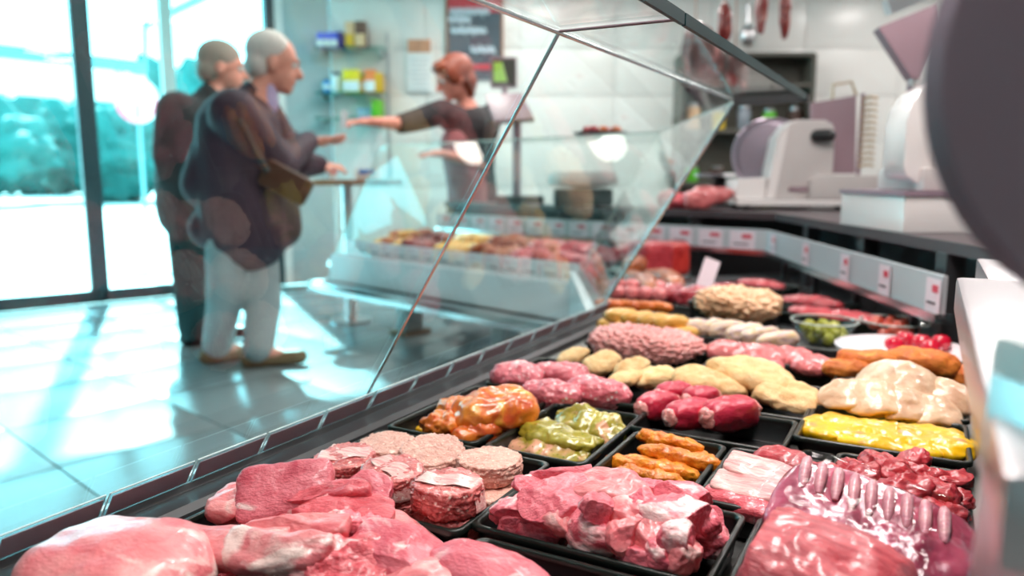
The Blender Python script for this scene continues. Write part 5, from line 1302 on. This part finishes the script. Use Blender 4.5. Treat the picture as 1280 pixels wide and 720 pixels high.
cl = [
 ('jacket', 'jacket_plum', [([J['neck'] + Vector((-.02, 0, -.02)), J['chest'] + Vector((-.02, 0, 0)), D(303, 225, 3.98), D(308, 285, 3.99)], [.085, .215, .235, .235]),
    ([J['chest'], J['sh_a'], J['el_a'], J['wr_a'] + Vector((-.03, -.02, 0))], [.16, .125, .098, .062]), ([J['chest'], J['sh_b'], J['el_b'], J['wr_b']], [.16, .12, .095, .062]),
    ([D(262, 285, 3.95), D(350, 288, 4.05)], [.11, .10]), ([D(285, 150, 3.95), D(258, 230, 3.95)], [.12, .13]), ([D(345, 235, 4.05), D(352, 285, 4.05)], [.11, .11])], .014),
 ('jeans', 'jeans_pale', [([D(303, 280, 4.0), J['hip_a'], J['kn_a'], Z(J['an_a'], .10)], [.16, .120, .090, .080]), ([D(303, 280, 4.0), J['hip_b'], J['kn_b'], Z(J['an_b'], .10)], [.16, .120, .092, .082])], .013),
 ('shirt_collar', 'shirt_lilac', [([J['neck'] + f1 * .045 + Vector((0, 0, -.05)), J['neck'] + f1 * .05 + Vector((0, 0, .045))], [.06, .05])], .01),
 ('shoe', 'shoe_brown', [([J['an_a'] + Vector((-.05, -.02, -.045)), J['toe_a'] + Vector((.05, .02, .005))], [.045, .042])], .009),
 ('shoe', 'shoe_brown', [([J['an_b'] + Vector((-.05, -.01, -.045)), J['toe_b'] + Vector((.05, .01, .005))], [.045, .042])], .009)]
m1, P, R = person(Z(D(300, 460, 4.0), 0), 'older man in a plum jacket and pale jeans handing over money at the far case', 'skin_old', J, dict(fwd=f1, s=1.22), cl)
hb = MB(); s = 1.22
hb.ball(P(-.030, 0, .050), (.098 * s, .086 * s, .088 * s), R); hb.ball(P(-.062, 0, -.02), (.060 * s, .080 * s, .062 * s), R)
remeshed('hair', hb, .010, 'hair_white', m1, 3)
e = empty('shoulder_bag', D(350, 240, 3.78), 'brown leather shoulder bag at the plum-jacketed man\'s side', 'bag')
R3_ = Matrix.Rotation(.5, 3, 'Y')
MB().box(D(358, 228, 3.80), (.25, .08, .14), R3_).build('bag_body', 'leather_brown', e, bevel=.03)
MB().tube([D(335, 215, 3.72), D(318, 185, 3.70), D(300, 150, 3.70), D(296, 128, 3.82)], .014).build('strap', 'coat_dark', e, smooth=60)
slip = MB().box((0, 0, 0), (.035, .006, .11)).build('paper_slip', 'box_white', None); slip.location = D(430, 149, 4.60); slip.rotation_euler = (.1, .1, .5)
tag(slip, 'small white paper slip between the two reaching hands', 'paper')

# --- second man behind him, dark coat
J = dict(head=D(279, 86, 4.62), neck=D(268, 118, 4.58), chest=D(246, 165, 4.55), pelvis=D(243, 270, 4.55),
         sh_a=D(222, 140, 4.42), el_a=D(213, 195, 4.40), wr_a=D(214, 232, 4.38), sh_b=D(268, 138, 4.72), el_b=D(285, 195, 4.80), wr_b=D(300, 215, 4.85),
         hip_a=D(234, 275, 4.47), kn_a=D(238, 352, 4.48), an_a=D(243, 420, 4.5), hip_b=D(258, 275, 4.62), kn_b=D(262, 352, 4.62), an_b=D(263, 415, 4.65))
for k in 'ab': J['an_' + k].z = .085
J['toe_a'] = Z(J['an_a'] + Vector((.15, .02, 0)), .04); J['toe_b'] = Z(J['an_b'] + Vector((.15, .02, 0)), .04)
J['hand_a'] = ((.05, 0, -1), (-.6, -1, 0), 1.1, .4, 1); J['hand_b'] = ((1, .2, 0), (0, -.4, 1), 1.0, .6, 1)
f2 = Vector((.93, .30, -.10))
cl = [('coat', 'coat_dark', [([J['neck'] + Vector((-.02, 0, -.02)), J['chest'], D(243, 225, 4.55), D(243, 262, 4.55)], [.09, .215, .22, .215]),
        ([J['chest'], J['sh_a'], J['el_a'], J['wr_a'] + Vector((0, 0, .03))], [.16, .12, .10, .07]), ([J['chest'], J['sh_b'], J['el_b'], J['wr_b']], [.16, .12, .095, .065])], .014),
      ('trousers', 'trousers_dark', [([J['pelvis'], J['hip_a'], J['kn_a'], Z(J['an_a'], .10)], [.16, .12, .10, .09]), ([J['pelvis'], J['hip_b'], J['kn_b'], Z(J['an_b'], .10)], [.16, .12, .10, .09])], .013),
      ('shoe', 'black_plastic', [([J['an_a'] + Vector((-.05, 0, -.045)), J['toe_a'] + Vector((.05, 0, .005))], [.045, .04])], .009),
      ('shoe', 'black_plastic', [([J['an_b'] + Vector((-.05, 0, -.045)), J['toe_b'] + Vector((.05, 0, .005))], [.045, .04])], .009)]
m2, P, R = person(Z(D(245, 430, 4.55), 0), 'grey-haired man in a dark coat standing behind the man with the plum jacket', 'skin_old', J, dict(fwd=f2, s=1.22), cl)
hb = MB(); hb.ball(P(-.022, 0, .048), (.104 * s, .086 * s, .090 * s), R); hb.ball(P(-.060, 0, -.02), (.062 * s, .080 * s, .07 * s), R)
remeshed('hair', hb, .010, 'hair_grey', m2, 3)

# --- saleswoman
J = dict(head=D(566, 98, 5.40), neck=D(581, 128, 5.46), chest=D(588, 162, 5.48), pelvis=D(592, 245, 5.55),
         sh_a=D(553, 140, 5.34), el_a=D(506, 155, 5.06), wr_a=D(463, 152, 4.80), sh_b=D(612, 146, 5.55), el_b=D(603, 205, 5.40), wr_b=D(552, 192, 5.20),
         hip_a=D(583, 250, 5.5), kn_a=D(585, 325, 5.5), an_a=D(588, 390, 5.5), hip_b=D(603, 250, 5.6), kn_b=D(603, 325, 5.6), an_b=D(603, 390, 5.6))
for k in 'ab': J['an_' + k].z = .085
J['toe_a'] = Z(J['an_a'] + Vector((-.13, -.08, 0)), .04); J['toe_b'] = Z(J['an_b'] + Vector((-.13, -.08, 0)), .04)
J['hand_a'] = ((-1, -.5, -.05), (.1, -.3, 1), 1.05, .7, 1); J['hand_b'] = ((-1, -.4, -.02), (.1, -.3, 1), 1.0, .6, 1)
f3 = Vector((-.80, -.42, -.36))
cl = [('black_top', 'top_black', [([J['neck'] + Vector((0, 0, -.07)), J['chest'], D(590, 215, 5.52), D(592, 245, 5.55)], [.07, .175, .165, .175]),
        ([J['chest'], J['sh_a'], J['el_a'] * .62 + J['sh_a'] * .38, J['el_a'] * .9 + J['wr_a'] * .1], [.13, .090, .078, .066]), ([J['chest'], J['sh_b'], J['el_b'] * .9 + J['sh_b'] * .1], [.13, .09, .07])], .012),
      ('trousers', 'top_black', [([J['pelvis'], J['hip_a'], J['kn_a'], Z(J['an_a'], .08)], [.16, .11, .09, .08]), ([J['pelvis'], J['hip_b'], J['kn_b'], Z(J['an_b'], .08)], [.16, .11, .09, .08])], .013),
      ('apron', 'apron_rose', [([J['chest'] + Vector((-.09, -.08, -.10)), D(585, 235, 5.46), D(585, 275, 5.46)], [.12, .15, .14])], .013),
      ('shoe', 'black_plastic', [([J['an_a'] + Vector((.03, .02, -.045)), J['toe_a'] + Vector((-.03, 0, .005))], [.045, .04])], .009),
      ('shoe', 'black_plastic', [([J['an_b'] + Vector((.03, .02, -.045)), J['toe_b'] + Vector((-.03, 0, .005))], [.045, .04])], .009)]
m3, P, R = person(Z(D(594, 380, 5.55), 0), 'saleswoman with short auburn hair and black top reaching out over the far case', 'skin', J, dict(fwd=f3, s=1.18), cl)
hb = MB(); s = 1.18
hb.ball(P(-.030, 0, .040), (.116 * s, .096 * s, .098 * s), R); hb.ball(P(-.075, 0, -.035), (.062 * s, .082 * s, .085 * s), R)
hb.ball(P(.055, 0, .085), (.050 * s, .070 * s, .036 * s), R); hb.ball(P(-.06, 0, -.10), (.04 * s, .06 * s, .05 * s), R)
for k in (-1, 1): hb.ball(P(.02, k * .078, .02), (.05 * s, .022 * s, .06 * s), R, n=8)
remeshed('hair', hb, .010, 'hair_auburn', m3, 2)
